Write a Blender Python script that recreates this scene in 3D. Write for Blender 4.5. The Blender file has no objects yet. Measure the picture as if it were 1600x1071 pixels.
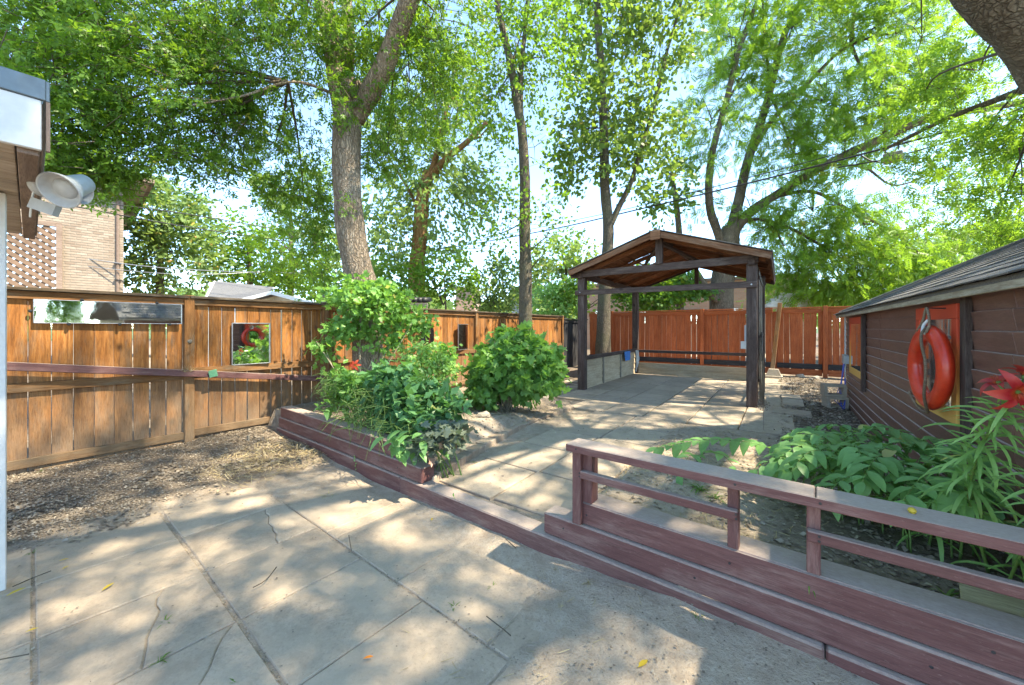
import bpy, bmesh, math, random
import numpy as np
from mathutils import Vector, Matrix, noise

R = math.radians
S = bpy.context.scene
COL = S.collection
rnd = random.Random(11)
nr = np.random.RandomState(11)

# ------------------------------------------------------------------ camera, sky, sun, exposure
EYE = 1.45
YAW = R(35)
cam_d = bpy.data.cameras.new('camera')
cam = bpy.data.objects.new('camera', cam_d)
COL.objects.link(cam)
cam.location = (0, 0, EYE)
cam.rotation_euler = (math.pi / 2, 0, YAW)
cam_d.sensor_width = 36
cam_d.lens = 13.5
cam_d.shift_y = -0.0147
cam_d.clip_start = 0.05
cam_d.clip_end = 3000
S.camera = cam

SUN_EL, SUN_AZ = R(56), math.atan2(0.95, 0.30)      # azimuth measured clockwise from +Y
W = bpy.data.worlds.new('World')
S.world = W
W.use_nodes = True
wn = W.node_tree
wn.nodes.clear()
sky = wn.nodes.new('ShaderNodeTexSky')
sky.sky_type = 'NISHITA'
sky.sun_disc = False
sky.sun_elevation = SUN_EL
sky.sun_rotation = SUN_AZ
sky.air_density = 1.0
sky.altitude = 4000
sky.dust_density = 0.0
sky.ozone_density = 4.0
bg = wn.nodes.new('ShaderNodeBackground')
bg.inputs['Strength'].default_value = 0.14
wo = wn.nodes.new('ShaderNodeOutputWorld')
wn.links.new(sky.outputs[0], bg.inputs[0])
wn.links.new(bg.outputs[0], wo.inputs[0])

sd = bpy.data.lights.new('sun', 'SUN')
sd.energy = 2.0
sd.angle = R(0.8)
sd.color = (1.0, 0.96, 0.91)
sun = bpy.data.objects.new('sun', sd)
COL.objects.link(sun)
to_sun = Vector((math.sin(SUN_AZ) * math.cos(SUN_EL), math.cos(SUN_AZ) * math.cos(SUN_EL), math.sin(SUN_EL)))
sun.rotation_euler = to_sun.to_track_quat('Z', 'Y').to_euler()
sun.location = (0, 0, 20)

S.view_settings.view_transform = 'Standard'
S.view_settings.look = 'None'
S.view_settings.gamma = 1
S.view_settings.exposure = 2.92
S.view_settings.use_white_balance = True
S.view_settings.white_balance_temperature = 8000
S.view_settings.white_balance_tint = 2
S.view_settings.use_curve_mapping = False
S.cycles.max_bounces = 8
S.cycles.diffuse_bounces = 5
S.cycles.transmission_bounces = 5
S.cycles.use_denoising = True

# ------------------------------------------------------------------ helpers
sY, cY = math.sin(YAW), math.cos(YAW)
def at(px, py, D):
    """photo pixel and distance -> place in the yard"""
    X = (px - 800) / 600 * D
    return Vector((X * cY - D * sY, X * sY + D * cY, EYE + (512 - py) / 600 * D))
def V(*a): return Vector(a)

WM = {}
def link(o, parent=None, M=None):
    COL.objects.link(o)
    M = M or Matrix.Identity(4)
    WM[o.name] = M
    if parent is not None:
        o.parent = parent
        o.matrix_basis = WM[parent.name].inverted() @ M
    else:
        o.matrix_basis = M
    return o
def tag(o, label=None, cat=None, group=None, kind=None):
    if label: o['label'] = label
    if cat: o['category'] = cat
    if group: o['group'] = group
    if kind: o['kind'] = kind
    return o
def empty(name, loc, label=None, cat=None, group=None, kind=None):
    o = bpy.data.objects.new(name, None)
    o.empty_display_size = 0.1
    link(o, None, Matrix.Translation(Vector(loc)))
    return tag(o, label, cat, group, kind)
def mesh(name, verts, faces, mat, smooth=False):
    me = bpy.data.meshes.new(name)
    me.from_pydata([tuple(v) for v in verts], [], faces)
    if mat: me.materials.append(mat)
    if smooth: me.polygons.foreach_set('use_smooth', [True] * len(me.polygons))
    me.update()
    return me
def ob(name, me, parent=None, M=None, label=None, cat=None, group=None, kind=None):
    return tag(link(bpy.data.objects.new(name, me), parent, M), label, cat, group, kind)

_bc = {}
def box(lx, ly, lz, mat, bv=0.003):
    k = (round(lx, 3), round(ly, 3), round(lz, 3), mat.name, bv)
    if k in _bc: return _bc[k]
    bm = bmesh.new()
    bmesh.ops.create_cube(bm, size=1, matrix=Matrix.Diagonal((lx, ly, lz, 1)))
    if bv > 0:
        bmesh.ops.bevel(bm, geom=bm.edges[:], offset=min(bv, lx / 3, ly / 3, lz / 3), segments=1, affect='EDGES')
    me = bpy.data.meshes.new('piece')
    bm.to_mesh(me); bm.free()
    me.materials.append(mat)
    _bc[k] = me
    return me
def basis(p, x, z):
    x = Vector(x).normalized(); z = Vector(z)
    y = z.cross(x).normalized(); z = x.cross(y)
    M = Matrix((x, y, z)).transposed().to_4x4()
    M.translation = Vector(p)
    return M
def board(name, parent, a, b, w, t, nrm, mat, bv=0.003, **kw):
    """a plank from a to b, w wide, t thick along nrm; its grain runs along its length"""
    a, b = Vector(a), Vector(b)
    return ob(name, box((b - a).length, w, t, mat, bv), parent, basis((a + b) / 2, b - a, nrm), **kw)
def prism(poly, z0, z1, mat, bv=0.0, name='piece'):
    bm = bmesh.new()
    vs = [bm.verts.new((x, y, z0)) for x, y in poly]
    f = bm.faces.new(vs)
    r = bmesh.ops.extrude_face_region(bm, geom=[f])
    for v in r['geom']:
        if isinstance(v, bmesh.types.BMVert): v.co.z = z1
    bmesh.ops.recalc_face_normals(bm, faces=bm.faces[:])
    if bv > 0:
        bmesh.ops.bevel(bm, geom=[e for e in bm.edges if all(abs(v.co.z - z1) < 1e-6 for v in e.verts)], offset=bv, segments=1, affect='EDGES')
    me = bpy.data.meshes.new(name)
    bm.to_mesh(me); bm.free()
    me.materials.append(mat)
    return me
def catmull(P, n=5):
    P = [Vector(p) for p in P]
    if len(P) < 3: return P
    Q = [P[0] * 2 - P[1]] + P + [P[-1] * 2 - P[-2]]
    out = []
    for i in range(1, len(Q) - 2):
        a, b, c_, d = Q[i - 1:i + 3]
        for k in range(n):
            t = k / n
            out.append(0.5 * ((2 * b) + (c_ - a) * t + (2 * a - 5 * b + 4 * c_ - d) * t * t + (3 * b - a - 3 * c_ + d) * t ** 3))
    out.append(P[-1])
    return out
def tube_data(P, rad, sides=8, lump=0.0, cap=True, base=0):
    """rings round a path; returns verts, faces"""
    P = [Vector(p) for p in P]
    vs, fs = [], []
    up = Vector((0.31, 0.17, 0.93)).normalized()
    T0 = (P[1] - P[0]).normalized()
    X = T0.cross(Vector((0, 1, 0.1)) if abs(T0.z) > .7 else up).normalized()
    for i, p in enumerate(P):
        T = ((P[i + 1] if i + 1 < len(P) else p) - (P[i - 1] if i else p)).normalized()
        X = (X - T * X.dot(T)).normalized()
        Y = T.cross(X)
        r = rad[i] if hasattr(rad, '__len__') else rad
        for k in range(sides):
            a = 2 * math.pi * k / sides
            d = X * math.cos(a) + Y * math.sin(a)
            rr = r
            if lump:
                q = p * 1.7 + d * 1.3
                rr = r * (1 + lump * noise.noise(q) + lump * .7 * noise.noise(Vector((q.x * 5, q.y * 5, q.z * 1.2)) + d * 3))
            vs.append(p + d * rr)
    n = len(P)
    for i in range(n - 1):
        for k in range(sides):
            a = base + i * sides + k; b = base + i * sides + (k + 1) % sides
            fs.append((a, b, b + sides, a + sides))
    if cap:
        fs.append(tuple(base + k for k in range(sides))[::-1])
        fs.append(tuple(base + (n - 1) * sides + k for k in range(sides)))
    return vs, fs
class MB:
    def __init__(s): s.v = []; s.f = []
    def tube(s, P, r, sides=6, lump=0, cap=True):
        v, f = tube_data(P, r, sides, lump, cap, len(s.v)); s.v += v; s.f += f; return s
    def box(s, c, size, Rm=None):
        b = len(s.v)
        for dx in (-.5, .5):
            for dy in (-.5, .5):
                for dz in (-.5, .5):
                    d = Vector((dx * size[0], dy * size[1], dz * size[2]))
                    if Rm: d = Rm @ d
                    s.v.append(Vector(c) + d)
        for q in ((0, 1, 3, 2), (4, 6, 7, 5), (0, 4, 5, 1), (2, 3, 7, 6), (0, 2, 6, 4), (1, 5, 7, 3)):
            s.f.append(tuple(b + i for i in q))
        return s
    def poly(s, pts):
        b = len(s.v); s.v += [Vector(p) for p in pts]; s.f.append(tuple(range(b, b + len(pts)))); return s
    def lathe(s, prof, M=None, n=24):
        b = len(s.v); M = M or Matrix.Identity(4)
        for r, z in prof:
            for k in range(n):
                a = 2 * math.pi * k / n
                s.v.append(M @ Vector((r * math.cos(a), r * math.sin(a), z)))
        for i in range(len(prof) - 1):
            for k in range(n):
                a = b + i * n + k; c_ = b + i * n + (k + 1) % n
                s.f.append((a, c_, c_ + n, a + n))
        return s
    def build(s, name, mat, parent=None, smooth=False, **kw):
        return ob(name, mesh(name, s.v, s.f, mat, smooth), parent, None, **kw)

def scatter(name, T, F, P, Yd, Nm, Sc, mat, parent=None, tone=None, **kw):
    """many small leaves as one mesh: template T (local x,y,z), triangles F"""
    T = np.array(T, float); F = np.array(F, int)
    N, k = len(P), len(T)
    Y = Yd / (np.linalg.norm(Yd, axis=1, keepdims=True) + 1e-9)
    X = np.cross(Y, Nm); X /= (np.linalg.norm(X, axis=1, keepdims=True) + 1e-9)
    Z = np.cross(X, Y)
    Sc = Sc[:, None, None]
    co = P[:, None, :] + Sc * (T[None, :, 0:1] * X[:, None, :] + T[None, :, 1:2] * Y[:, None, :] + T[None, :, 2:3] * Z[:, None, :])
    co = co.reshape(-1, 3)
    fi = (F[None, :, :] + (np.arange(N) * k)[:, None, None]).reshape(-1, 3)
    me = bpy.data.meshes.new(name)
    me.vertices.add(len(co)); me.vertices.foreach_set('co', co.ravel())
    nf = len(fi)
    me.loops.add(nf * 3); me.loops.foreach_set('vertex_index', fi.ravel().astype(np.int32))
    me.polygons.add(nf)
    me.polygons.foreach_set('loop_start', np.arange(0, nf * 3, 3, dtype=np.int32))
    me.polygons.foreach_set('loop_total', np.full(nf, 3, dtype=np.int32))
    me.materials.append(mat)
    at_ = me.attributes.new('tone', 'FLOAT', 'FACE')
    tv = nr.rand(N) if tone is None else tone
    at_.data.foreach_set('value', np.repeat(tv, len(F)).astype(np.float32))
    me.update(calc_edges=True)
    return ob(name, me, parent, None, **kw)

# ------------------------------------------------------------------ materials
class NT:
    def __init__(s, name):
        s.m = bpy.data.materials.new(name); s.m.use_nodes = True
        s.t = s.m.node_tree; s.t.nodes.clear()
        s.out = s.n('ShaderNodeOutputMaterial')
    def n(s, typ, **kw):
        x = s.t.nodes.new(typ)
        for k, v in kw.items():
            if k.startswith('i_'):
                key = k[2:].replace('_', ' ')
                x.inputs[int(key) if key.isdigit() else key].default_value = v
            else: setattr(x, k, v)
        return x
    def l(s, a, b): s.t.links.new(a, b)
    def noise(s, vec, scale, detail=5, rough=.6, dist=0):
        x = s.n('ShaderNodeTexNoise'); x.inputs['Scale'].default_value = scale
        x.inputs['Detail'].default_value = detail; x.inputs['Roughness'].default_value = rough
        x.inputs['Distortion'].default_value = dist
        s.l(vec, x.inputs['Vector']); return x.outputs[0]
    def ramp(s, fac, stops):
        x = s.n('ShaderNodeValToRGB'); e = x.color_ramp.elements
        while len(e) < len(stops): e.new(.5)
        for q, (p, c_) in zip(e, stops):
            q.position = p; q.color = (*c_, 1) if hasattr(c_, '__len__') else (c_, c_, c_, 1)
        s.l(fac, x.inputs[0]); return x.outputs[0]
    def mix(s, fac, a, b, mode='MIX'):
        x = s.n('ShaderNodeMix', data_type='RGBA', blend_type=mode)
        for v, i in ((fac, 0), (a, 6), (b, 7)):
            if hasattr(v, 'links'): s.l(v, x.inputs[i])
            else: x.inputs[i].default_value = v if i == 0 else (*v, 1)
        return x.outputs[2]
    def math(s, op, a, b=0.0, clamp=False):
        x = s.n('ShaderNodeMath', operation=op, use_clamp=clamp)
        for v, i in ((a, 0), (b, 1)):
            if hasattr(v, 'links'): s.l(v, x.inputs[i])
            else: x.inputs[i].default_value = v
        return x.outputs[0]
    def objvec(s, scale=(1, 1, 1)):
        tc = s.n('ShaderNodeTexCoord'); oi = s.n('ShaderNodeObjectInfo')
        m = s.math('MULTIPLY', oi.outputs['Random'], 83.0)
        cx = s.n('ShaderNodeCombineXYZ')
        for i in range(3): s.l(m, cx.inputs[i])
        va = s.n('ShaderNodeVectorMath', operation='ADD')
        s.l(tc.outputs['Object'], va.inputs[0]); s.l(cx.outputs[0], va.inputs[1])
        mp = s.n('ShaderNodeMapping'); mp.inputs['Scale'].default_value = scale
        s.l(va.outputs[0], mp.inputs[0])
        s.rand = oi.outputs['Random']
        return mp.outputs[0]
    def pos(s, scale=(1, 1, 1)):
        g = s.n('ShaderNodeNewGeometry')
        mp = s.n('ShaderNodeMapping'); mp.inputs['Scale'].default_value = scale
        s.l(g.outputs['Position'], mp.inputs[0]); return mp.outputs[0]
    def vary(s, col, amt, rnd_out=None):
        h = s.n('ShaderNodeHueSaturation')
        v = s.math('MULTIPLY', rnd_out or s.rand, amt * 2)
        s.l(s.math('ADD', v, 1 - amt), h.inputs['Value'])
        s.l(col, h.inputs['Color']); return h.outputs[0]
    def fin(s, col, rough=.8, bump=None, bs=.3, bd=.01, metallic=0, spec=.3, rfac=None):
        p = s.n('ShaderNodeBsdfPrincipled')
        if hasattr(col, 'links'): s.l(col, p.inputs['Base Color'])
        else: p.inputs['Base Color'].default_value = (*col, 1)
        p.inputs['Roughness'].default_value = rough
        if rfac is not None: s.l(rfac, p.inputs['Roughness'])
        p.inputs['Metallic'].default_value = metallic
        p.inputs['Specular IOR Level'].default_value = spec
        if bump is not None:
            b = s.n('ShaderNodeBump'); b.inputs['Strength'].default_value = bs; b.inputs['Distance'].default_value = bd
            s.l(bump, b.inputs['Height']); s.l(b.outputs[0], p.inputs['Normal'])
        s.l(p.outputs[0], s.out.inputs[0]); return s.m

def wood(name, dark, mid, light, worn=None, wamt=.5, rough=.75, vary=.18, knots=True, wz=None, grain=16, bs=.5, spec=.2, dust_or_light=None, fine=True):
    m = NT(name)
    v = m.objvec((1.3, grain, grain))
    g = m.noise(v, 2.2, 6, .65, .6)
    col = m.ramp(g, [(.28, dark), (.5, mid), (.72, light)])
    v2 = m.objvec((1.0, 2.2, 2.2))
    big = m.noise(v2, 1.6, 3, .5, .4)
    col = m.mix(m.ramp(big, [(.35, 0.0), (.7, .55)]), col, dark, 'MIX')
    if knots:
        vo = m.n('ShaderNodeTexVoronoi'); vo.inputs['Scale'].default_value = 2.6
        m.l(m.objvec((1.0, 1.6, 1.6)), vo.inputs['Vector'])
        k = m.ramp(vo.outputs[0], [(.05, .85), (.16, 0.0)])
        col = m.mix(k, col, tuple(c * .35 for c in dark))
    if worn:
        w = m.noise(m.objvec((.9, 5, 5)), 2.5, 6, .7)
        wf = m.ramp(w, [(.5, 0.0), (.68, wamt)])
        col = m.mix(wf, col, worn)
        if wz:
            g_ = m.n('ShaderNodeNewGeometry'); sx = m.n('ShaderNodeSeparateXYZ'); m.l(g_.outputs['Position'], sx.inputs[0])
            nz = m.noise(m.objvec((1.5, 3, 3)), 1.3, 4)
            h = m.math('ADD', sx.outputs[2], m.math('MULTIPLY', m.math('SUBTRACT', nz, .5), -1.5))
            mr = m.n('ShaderNodeMapRange'); m.l(h, mr.inputs[0])
            mr.inputs[1].default_value = wz[0]; mr.inputs[2].default_value = wz[1]; mr.inputs[3].default_value = wz[2]; mr.inputs[4].default_value = 0
            col = m.mix(mr.outputs[0], col, worn)
    fg = m.noise(m.objvec((5, 90, 90)), 3, 4, .7)
    col = m.mix(m.ramp(fg, [(.36, .55), (.52, 0.0)]), col, tuple(c * .6 for c in dark))
    sp = m.noise(m.objvec((14, 30, 30)), 3.5, 5, .75)
    if worn: col = m.mix(m.ramp(sp, [(.60, 0.0), (.70, wamt * .7)]), col, worn)
    col = m.vary(col, vary)
    if dust_or_light:  # paler up-facing sides: dust on the timbers, painted ledge light on the siding
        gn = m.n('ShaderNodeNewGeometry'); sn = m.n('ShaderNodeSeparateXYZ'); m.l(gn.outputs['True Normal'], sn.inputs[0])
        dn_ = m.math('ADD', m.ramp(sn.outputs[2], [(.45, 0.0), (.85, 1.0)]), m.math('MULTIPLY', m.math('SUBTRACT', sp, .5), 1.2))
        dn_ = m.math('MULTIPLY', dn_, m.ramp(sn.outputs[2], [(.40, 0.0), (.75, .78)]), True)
        col = m.mix(dn_, col, dust_or_light)
    hh = m.math('ADD', g, m.math('MULTIPLY', fg, .5))
    return m.fin(col, rough, hh, bs, .004, spec=spec)
def plain(name, col, rough=.6, metallic=0, spec=.4, nscale=30, namt=.2, bump=.1, vary=.0):
    m = NT(name)
    g = m.noise(m.objvec(), nscale, 5)
    c_ = m.ramp(g, [(.3, tuple(x * (1 - namt) for x in col)), (.7, tuple(min(1, x * (1 + namt)) for x in col))])
    if vary: c_ = m.vary(c_, vary)
    return m.fin(c_, rough, g, bump, .003, metallic, spec)
def leafm(name, a, b, c_, tr, tf=.45, gloss=.25):
    if name.startswith('leaf') and name != 'leaf_litter':
        up = name in ('leaf_boxelder', 'leaf_silver', 'leaf_round', 'leaf_locust')
        kk = (1.35, 1.35, 1.15) if up else (1.8, 1.7, 1.8); kt = (1.02, 1.0, .95) if up else (1.5, 1.5, 1.5)
        a, b, c_ = [tuple(x * k for x, k in zip(q, kk)) for q in (a, b, c_)]; tr = tuple(x * k for x, k in zip(tr, kt))
    m = NT(name)
    at_ = m.n('ShaderNodeAttribute', attribute_name='tone')
    oi = m.n('ShaderNodeObjectInfo')
    f = m.math('FRACT', m.math('ADD', at_.outputs['Fac'], oi.outputs['Random']))
    col = m.ramp(f, [(.0, a), (.45, b), (.85, c_), (.975, a), (.99, (c_[0] * 2.6, c_[1] * 1.25, c_[2])), (1, (c_[0] * 2.2, c_[1] * .8, c_[2]))])
    if name in ('leaf_litter', 'dry_straw'): col = m.ramp(f, [(.0, a), (.45, b), (.85, c_), (1, a)])
    ns = m.noise(m.pos(), 60, 3)
    col = m.mix(m.ramp(ns, [(.35, 0.0), (.75, .3)]), col, tuple(x * 1.5 for x in c_))
    p = m.n('ShaderNodeBsdfPrincipled'); p.inputs['Roughness'].default_value = .42
    p.inputs['Specular IOR Level'].default_value = gloss
    m.l(col, p.inputs['Base Color'])
    t = m.n('ShaderNodeBsdfTranslucent')
    tc = m.ramp(f, [(.0, tuple(x * .8 for x in tr)), (.6, tr), (1, tuple(x * 1.15 for x in tr))])
    m.l(tc, t.inputs[0])
    mx = m.n('ShaderNodeMixShader'); mx.inputs[0].default_value = tf
    m.l(p.outputs[0], mx.inputs[1]); m.l(t.outputs[0], mx.inputs[2]); m.l(mx.outputs[0], m.out.inputs[0])
    return m.m

M = {}
M['cedar'] = wood('cedar_stain', (.12, .042, .012), (.34, .130, .034), (.50, .228, .075), worn=(.185, .135, .092), wamt=.6, wz=(.0, 1.15, .95), vary=.28)
M['cedar_rail'] = wood('cedar_rail', (.10, .042, .014), (.23, .100, .034), (.34, .17, .07), worn=(.20, .15, .10), wamt=.7, wz=(.0, 1.1, .7), vary=.15)
M['cedar_cap'] = wood('cedar_cap', (.055, .036, .022), (.10, .07, .045), (.17, .125, .085), worn=(.24, .20, .16), wamt=.6, vary=.15)
M['redfence'] = wood('red_stain', (.23, .055, .020), (.45, .115, .042), (.53, .165, .065), worn=(.30, .12, .07), wamt=.35, vary=.14, knots=False, bs=.25)
M['blackfence'] = wood('black_stain', (.020, .019, .021), (.038, .037, .040), (.065, .063, .066), worn=(.10, .095, .09), wamt=.4, knots=False, bs=.3)
M['maroon'] = wood('maroon_paint', (.095, .036, .034), (.130, .053, .049), (.170, .080, .073), worn=(.28, .185, .16), wamt=.5, vary=.06, knots=False, rough=.6, bs=.3, spec=.35, dust_or_light=(.43, .345, .29))
M['maroon_dusty'] = wood('maroon_dusty', (.11, .050, .046), (.155, .078, .070), (.22, .130, .112), worn=(.31, .23, .19), wamt=.5, vary=.06, knots=False, rough=.75, bs=.4, dust_or_light=(.43, .345, .29))
M['pergola'] = wood('pergola_stain', (.045, .028, .023), (.085, .056, .048), (.14, .098, .085), worn=(.20, .16, .14), wamt=.5, vary=.15, rough=.7)
M['pergola_roof'] = wood('pergola_sheathing', (.085, .028, .012), (.20, .070, .028), (.31, .125, .055), worn=(.30, .20, .13), wamt=.4, vary=.25)
M['rake'] = wood('rake_board', (.10, .042, .022), (.22, .10, .052), (.33, .17, .10), worn=(.34, .25, .18), wamt=.5, vary=.1)
M['greywood'] = wood('grey_wood', (.11, .09, .07), (.22, .19, .15), (.35, .31, .26), worn=(.42, .38, .32), wamt=.6, vary=.15)
M['siding'] = wood('shed_paint', (.125, .054, .040), (.165, .077, .058), (.205, .105, .082), worn=(.24, .15, .12), wamt=.35, vary=.10, knots=False, rough=.5, bs=.3, grain=10, spec=.45, dust_or_light=(.50, .42, .38))  # pale lap tops paint in the skylight that the ledges catch
M['cream'] = wood('cream_siding', (.34, .26, .165), (.50, .405, .28), (.60, .50, .36), worn=(.26, .20, .14), wamt=.5, vary=.08, knots=False, bs=.15)
M['fascia'] = wood('fascia_paint', (.26, .21, .15), (.45, .40, .32), (.60, .56, .48), worn=(.22, .16, .10), wamt=.6, vary=.1)
M['white'] = plain('white_paint', (.58, .575, .56), .5, namt=.06)
M['greymetal'] = plain('flashing_metal', (.13, .16, .18), .45, .4, namt=.25, nscale=8)
M['steel'] = plain('galvanised', (.35, .35, .36), .4, .8)
M['darkmetal'] = plain('dark_metal', (.03, .028, .03), .5, .2)
M['plasticgrey'] = plain('grey_plastic', (.38, .39, .40), .4, namt=.08)
M['blue'] = plain('blue_cloth', (.02, .15, .42), .6)
M['blackpl'] = plain('black_rubber', (.012, .012, .013), .5)
M['paleplank'] = wood('pale_plank', (.25, .19, .10), (.42, .34, .2), (.55, .47, .3), vary=.1)
M['soffit'] = wood('soffit_board', (.32, .25, .19), (.46, .38, .30), (.56, .47, .38), worn=(.12, .08, .05), wamt=.4, vary=.12, knots=False, bs=.2)
M['trimbrown'] = wood('trim_brown', (.15, .10, .075), (.26, .185, .145), (.33, .25, .20), vary=.05, knots=False, bs=.15)

def concrete(name, base, vary=.10):
    m = NT(name)
    v = m.objvec(); pv = m.pos()
    fine = m.noise(v, 70, 6, .8)
    mid = m.noise(v, 9, 6, .65, .5)
    big = m.noise(pv, 1.3, 5, .6, .8)
    col = m.ramp(mid, [(.3, tuple(x * .80 for x in base)), (.55, base), (.78, tuple(x * 1.14 for x in base))])
    col = m.mix(m.ramp(fine, [(.36, .65), (.48, 0.0)]), col, tuple(x * .55 for x in base))
    col = m.mix(m.ramp(fine, [(.56, 0.0), (.68, .45)]), col, tuple(min(1, x * 1.5) for x in base))
    st = m.noise(pv, 3.3, 7, .75, 1.5)
    col = m.mix(m.ramp(st, [(.50, 0.0), (.62, .38)]), col, tuple(x * .62 for x in base))
    col = m.mix(m.ramp(big, [(.42, 0.0), (.62, .6)]), col, (.44, .345, .255))
    col = m.vary(col, vary)
    h = m.math('ADD', m.math('MULTIPLY', mid, .6), m.math('MULTIPLY', fine, .5))
    return m.fin(col, .88, h, .45, .006, spec=.2)
M['slab'] = concrete('concrete_slab', (.390, .300, .222))
M['paver'] = concrete('path_paver', (.39, .31, .235))
M['block'] = concrete('cement_block', (.37, .32, .26))
M['edgebrick'] = concrete('edging_brick', (.36, .27, .20), .2)
M['stone'] = concrete('field_stone', (.33, .29, .24), .25)

def brickm(name, a, b, c_):
    m = NT(name)
    v = m.objvec()
    col = m.ramp(m.rand, [(0, a), (.45, b), (1, c_)])
    n_ = m.noise(v, 40, 5)
    col = m.mix(m.ramp(n_, [(.4, 0.0), (.8, .5)]), col, tuple(x * .6 for x in b))
    return m.fin(col, .9, n_, .3, .004)
M['brick'] = brickm('buff_brick', (.25, .185, .14), (.315, .245, .19), (.37, .30, .24))
M['brick_plain'] = plain('buff_brick_mass', (.31, .24, .185), .9, nscale=5, namt=.15)
M['mortar'] = plain('mortar', (.28, .24, .20), .95, nscale=40, namt=.15)
M['farbrick'] = plain('far_brick', (.46, .30, .22), .95, nscale=2.2, namt=.2)
def wallbrick(name, a, b, mor, sx=.22, sy=.075):
    m = NT(name)
    v = m.objvec()
    bt = m.n('ShaderNodeTexBrick'); bt.inputs['Scale'].default_value = 1
    bt.inputs['Brick Width'].default_value = sx; bt.inputs['Row Height'].default_value = sy; bt.inputs['Mortar Size'].default_value = .01
    bt.inputs['Color1'].default_value = (*a, 1); bt.inputs['Color2'].default_value = (*b, 1); bt.inputs['Mortar'].default_value = (*mor, 1)
    sx = m.n('ShaderNodeSeparateXYZ'); m.l(v, sx.inputs[0]); cx = m.n('ShaderNodeCombineXYZ'); m.l(sx.outputs[0], cx.inputs[0]); m.l(sx.outputs[2], cx.inputs[1])
    m.l(cx.outputs[0], bt.inputs['Vector'])
    return m.fin(bt.outputs[0], .95)
M['farwall'] = wallbrick('far_wall_brick', (.46, .25, .17), (.52, .31, .22), (.42, .33, .27))

def shingle(name, base):
    m = NT(name)
    v = m.objvec()
    f = m.noise(v, 220, 3, .8)
    b = m.noise(v, 6, 4)
    col = m.ramp(f, [(.35, tuple(x * .5 for x in base)), (.5, base), (.68, tuple(min(1, x * 1.9) for x in base))])
    col = m.mix(m.ramp(b, [(.4, 0.0), (.7, .5)]), col, tuple(x * 1.35 for x in base))
    col = m.vary(col, .28)
    return m.fin(col, .9, f, .5, .003, spec=.2)
M['shingle'] = shingle('asphalt_shingle', (.105, .098, .095))
M['shingle_grey'] = shingle('grey_shingle', (.11, .11, .118))

def bark(name, a, b, c_, sc=1.0, moss=None):
    m = NT(name)
    v = m.pos((9 * sc, 9 * sc, 1.6 * sc))
    n1 = m.noise(v, 2.4, 7, .7, 1.2)
    vo = m.n('ShaderNodeTexVoronoi', feature='DISTANCE_TO_EDGE'); vo.inputs['Scale'].default_value = 2.3
    dv = m.n('ShaderNodeTexNoise'); dv.inputs['Scale'].default_value = 3.5; dv.inputs['Detail'].default_value = 4; m.l(m.pos(), dv.inputs['Vector'])
    va = m.n('ShaderNodeVectorMath', operation='MULTIPLY_ADD'); va.inputs[1].default_value = (3.2, 3.2, 1.2); m.l(dv.outputs[1], va.inputs[0]); m.l(m.pos((13 * sc, 13 * sc, 2.2 * sc)), va.inputs[2]); m.l(va.outputs[0], vo.inputs['Vector'])
    rid = m.ramp(vo.outputs[0], [(.0, 0.0), (.22, 1.0)])
    col = m.ramp(n1, [(.3, a), (.5, b), (.7, c_)])
    col = m.mix(m.math('MULTIPLY', m.math('SUBTRACT', 1.0, rid), .55), col, tuple(x * .45 for x in a))
    n2 = m.noise(m.pos(), 1.1, 4)
    col = m.mix(m.ramp(n2, [(.45, 0.0), (.7, .45)]), col, moss or tuple(x * 1.3 for x in c_))
    h = m.math('ADD', m.math('MULTIPLY', n1, .6), m.math('MULTIPLY', rid, .7))
    return m.fin(col, .95, h, .9, .02, spec=.1)
M['bark_big'] = bark('bark_maple', (.13, .095, .068), (.24, .185, .14), (.36, .295, .23), 1.0)
M['bark_thin'] = bark('bark_grey', (.08, .062, .045), (.16, .13, .10), (.25, .21, .16), 1.6, moss=(.14, .15, .08))
M['bark_red'] = bark('bark_orange', (.20, .09, .035), (.36, .18, .08), (.46, .26, .13), 1.0)
M['bark_far'] = bark('bark_locust', (.085, .065, .045), (.17, .135, .10), (.26, .22, .165), .8)
M['twig'] = plain('twig_bark', (.085, .065, .045), .9)
M['stem'] = plain('green_stem', (.10, .17, .04), .5)
M['woodstem'] = plain('pale_cane', (.30, .25, .17), .7)

M['lf_maple'] = leafm('leaf_boxelder', (.045, .095, .018), (.060, .125, .022), (.090, .165, .030), (.24, .42, .035), .50)
M['lf_deep'] = leafm('leaf_deep', (.030, .072, .018), (.042, .095, .022), (.062, .125, .026), (.15, .30, .03), .42)  # deep green of the climber and the conifers
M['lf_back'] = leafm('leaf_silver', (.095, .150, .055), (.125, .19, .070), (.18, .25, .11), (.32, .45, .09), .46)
M['lf_round'] = leafm('leaf_round', (.045, .080, .026), (.062, .105, .030), (.095, .15, .040), (.24, .36, .05), .48)
M['lf_locust'] = leafm('leaf_locust', (.055, .115, .020), (.075, .145, .024), (.11, .19, .035), (.28, .46, .04), .52)
M['lf_bush'] = leafm('leaf_currant', (.050, .115, .028), (.068, .150, .034), (.10, .20, .048), (.20, .38, .05), .38, .3)
M['lf_dark'] = leafm('leaf_hydrangea', (.030, .085, .032), (.045, .115, .042), (.068, .155, .058), (.12, .28, .05), .32, .35)
M['lf_seal'] = leafm('leaf_solomon', (.055, .130, .040), (.075, .165, .050), (.11, .22, .075), (.20, .40, .07), .35, .35)
M['lf_lily'] = leafm('leaf_lily', (.070, .150, .035), (.095, .19, .050), (.14, .25, .08), (.25, .45, .08), .40, .4)
M['lf_heu'] = leafm('leaf_heuchera', (.045, .060, .042), (.065, .085, .055), (.095, .115, .08), (.10, .15, .06), .25, .35)
M['grass'] = leafm('grass_blade', (.07, .13, .03), (.10, .18, .04), (.18, .26, .07), (.26, .42, .06), .4)
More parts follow.
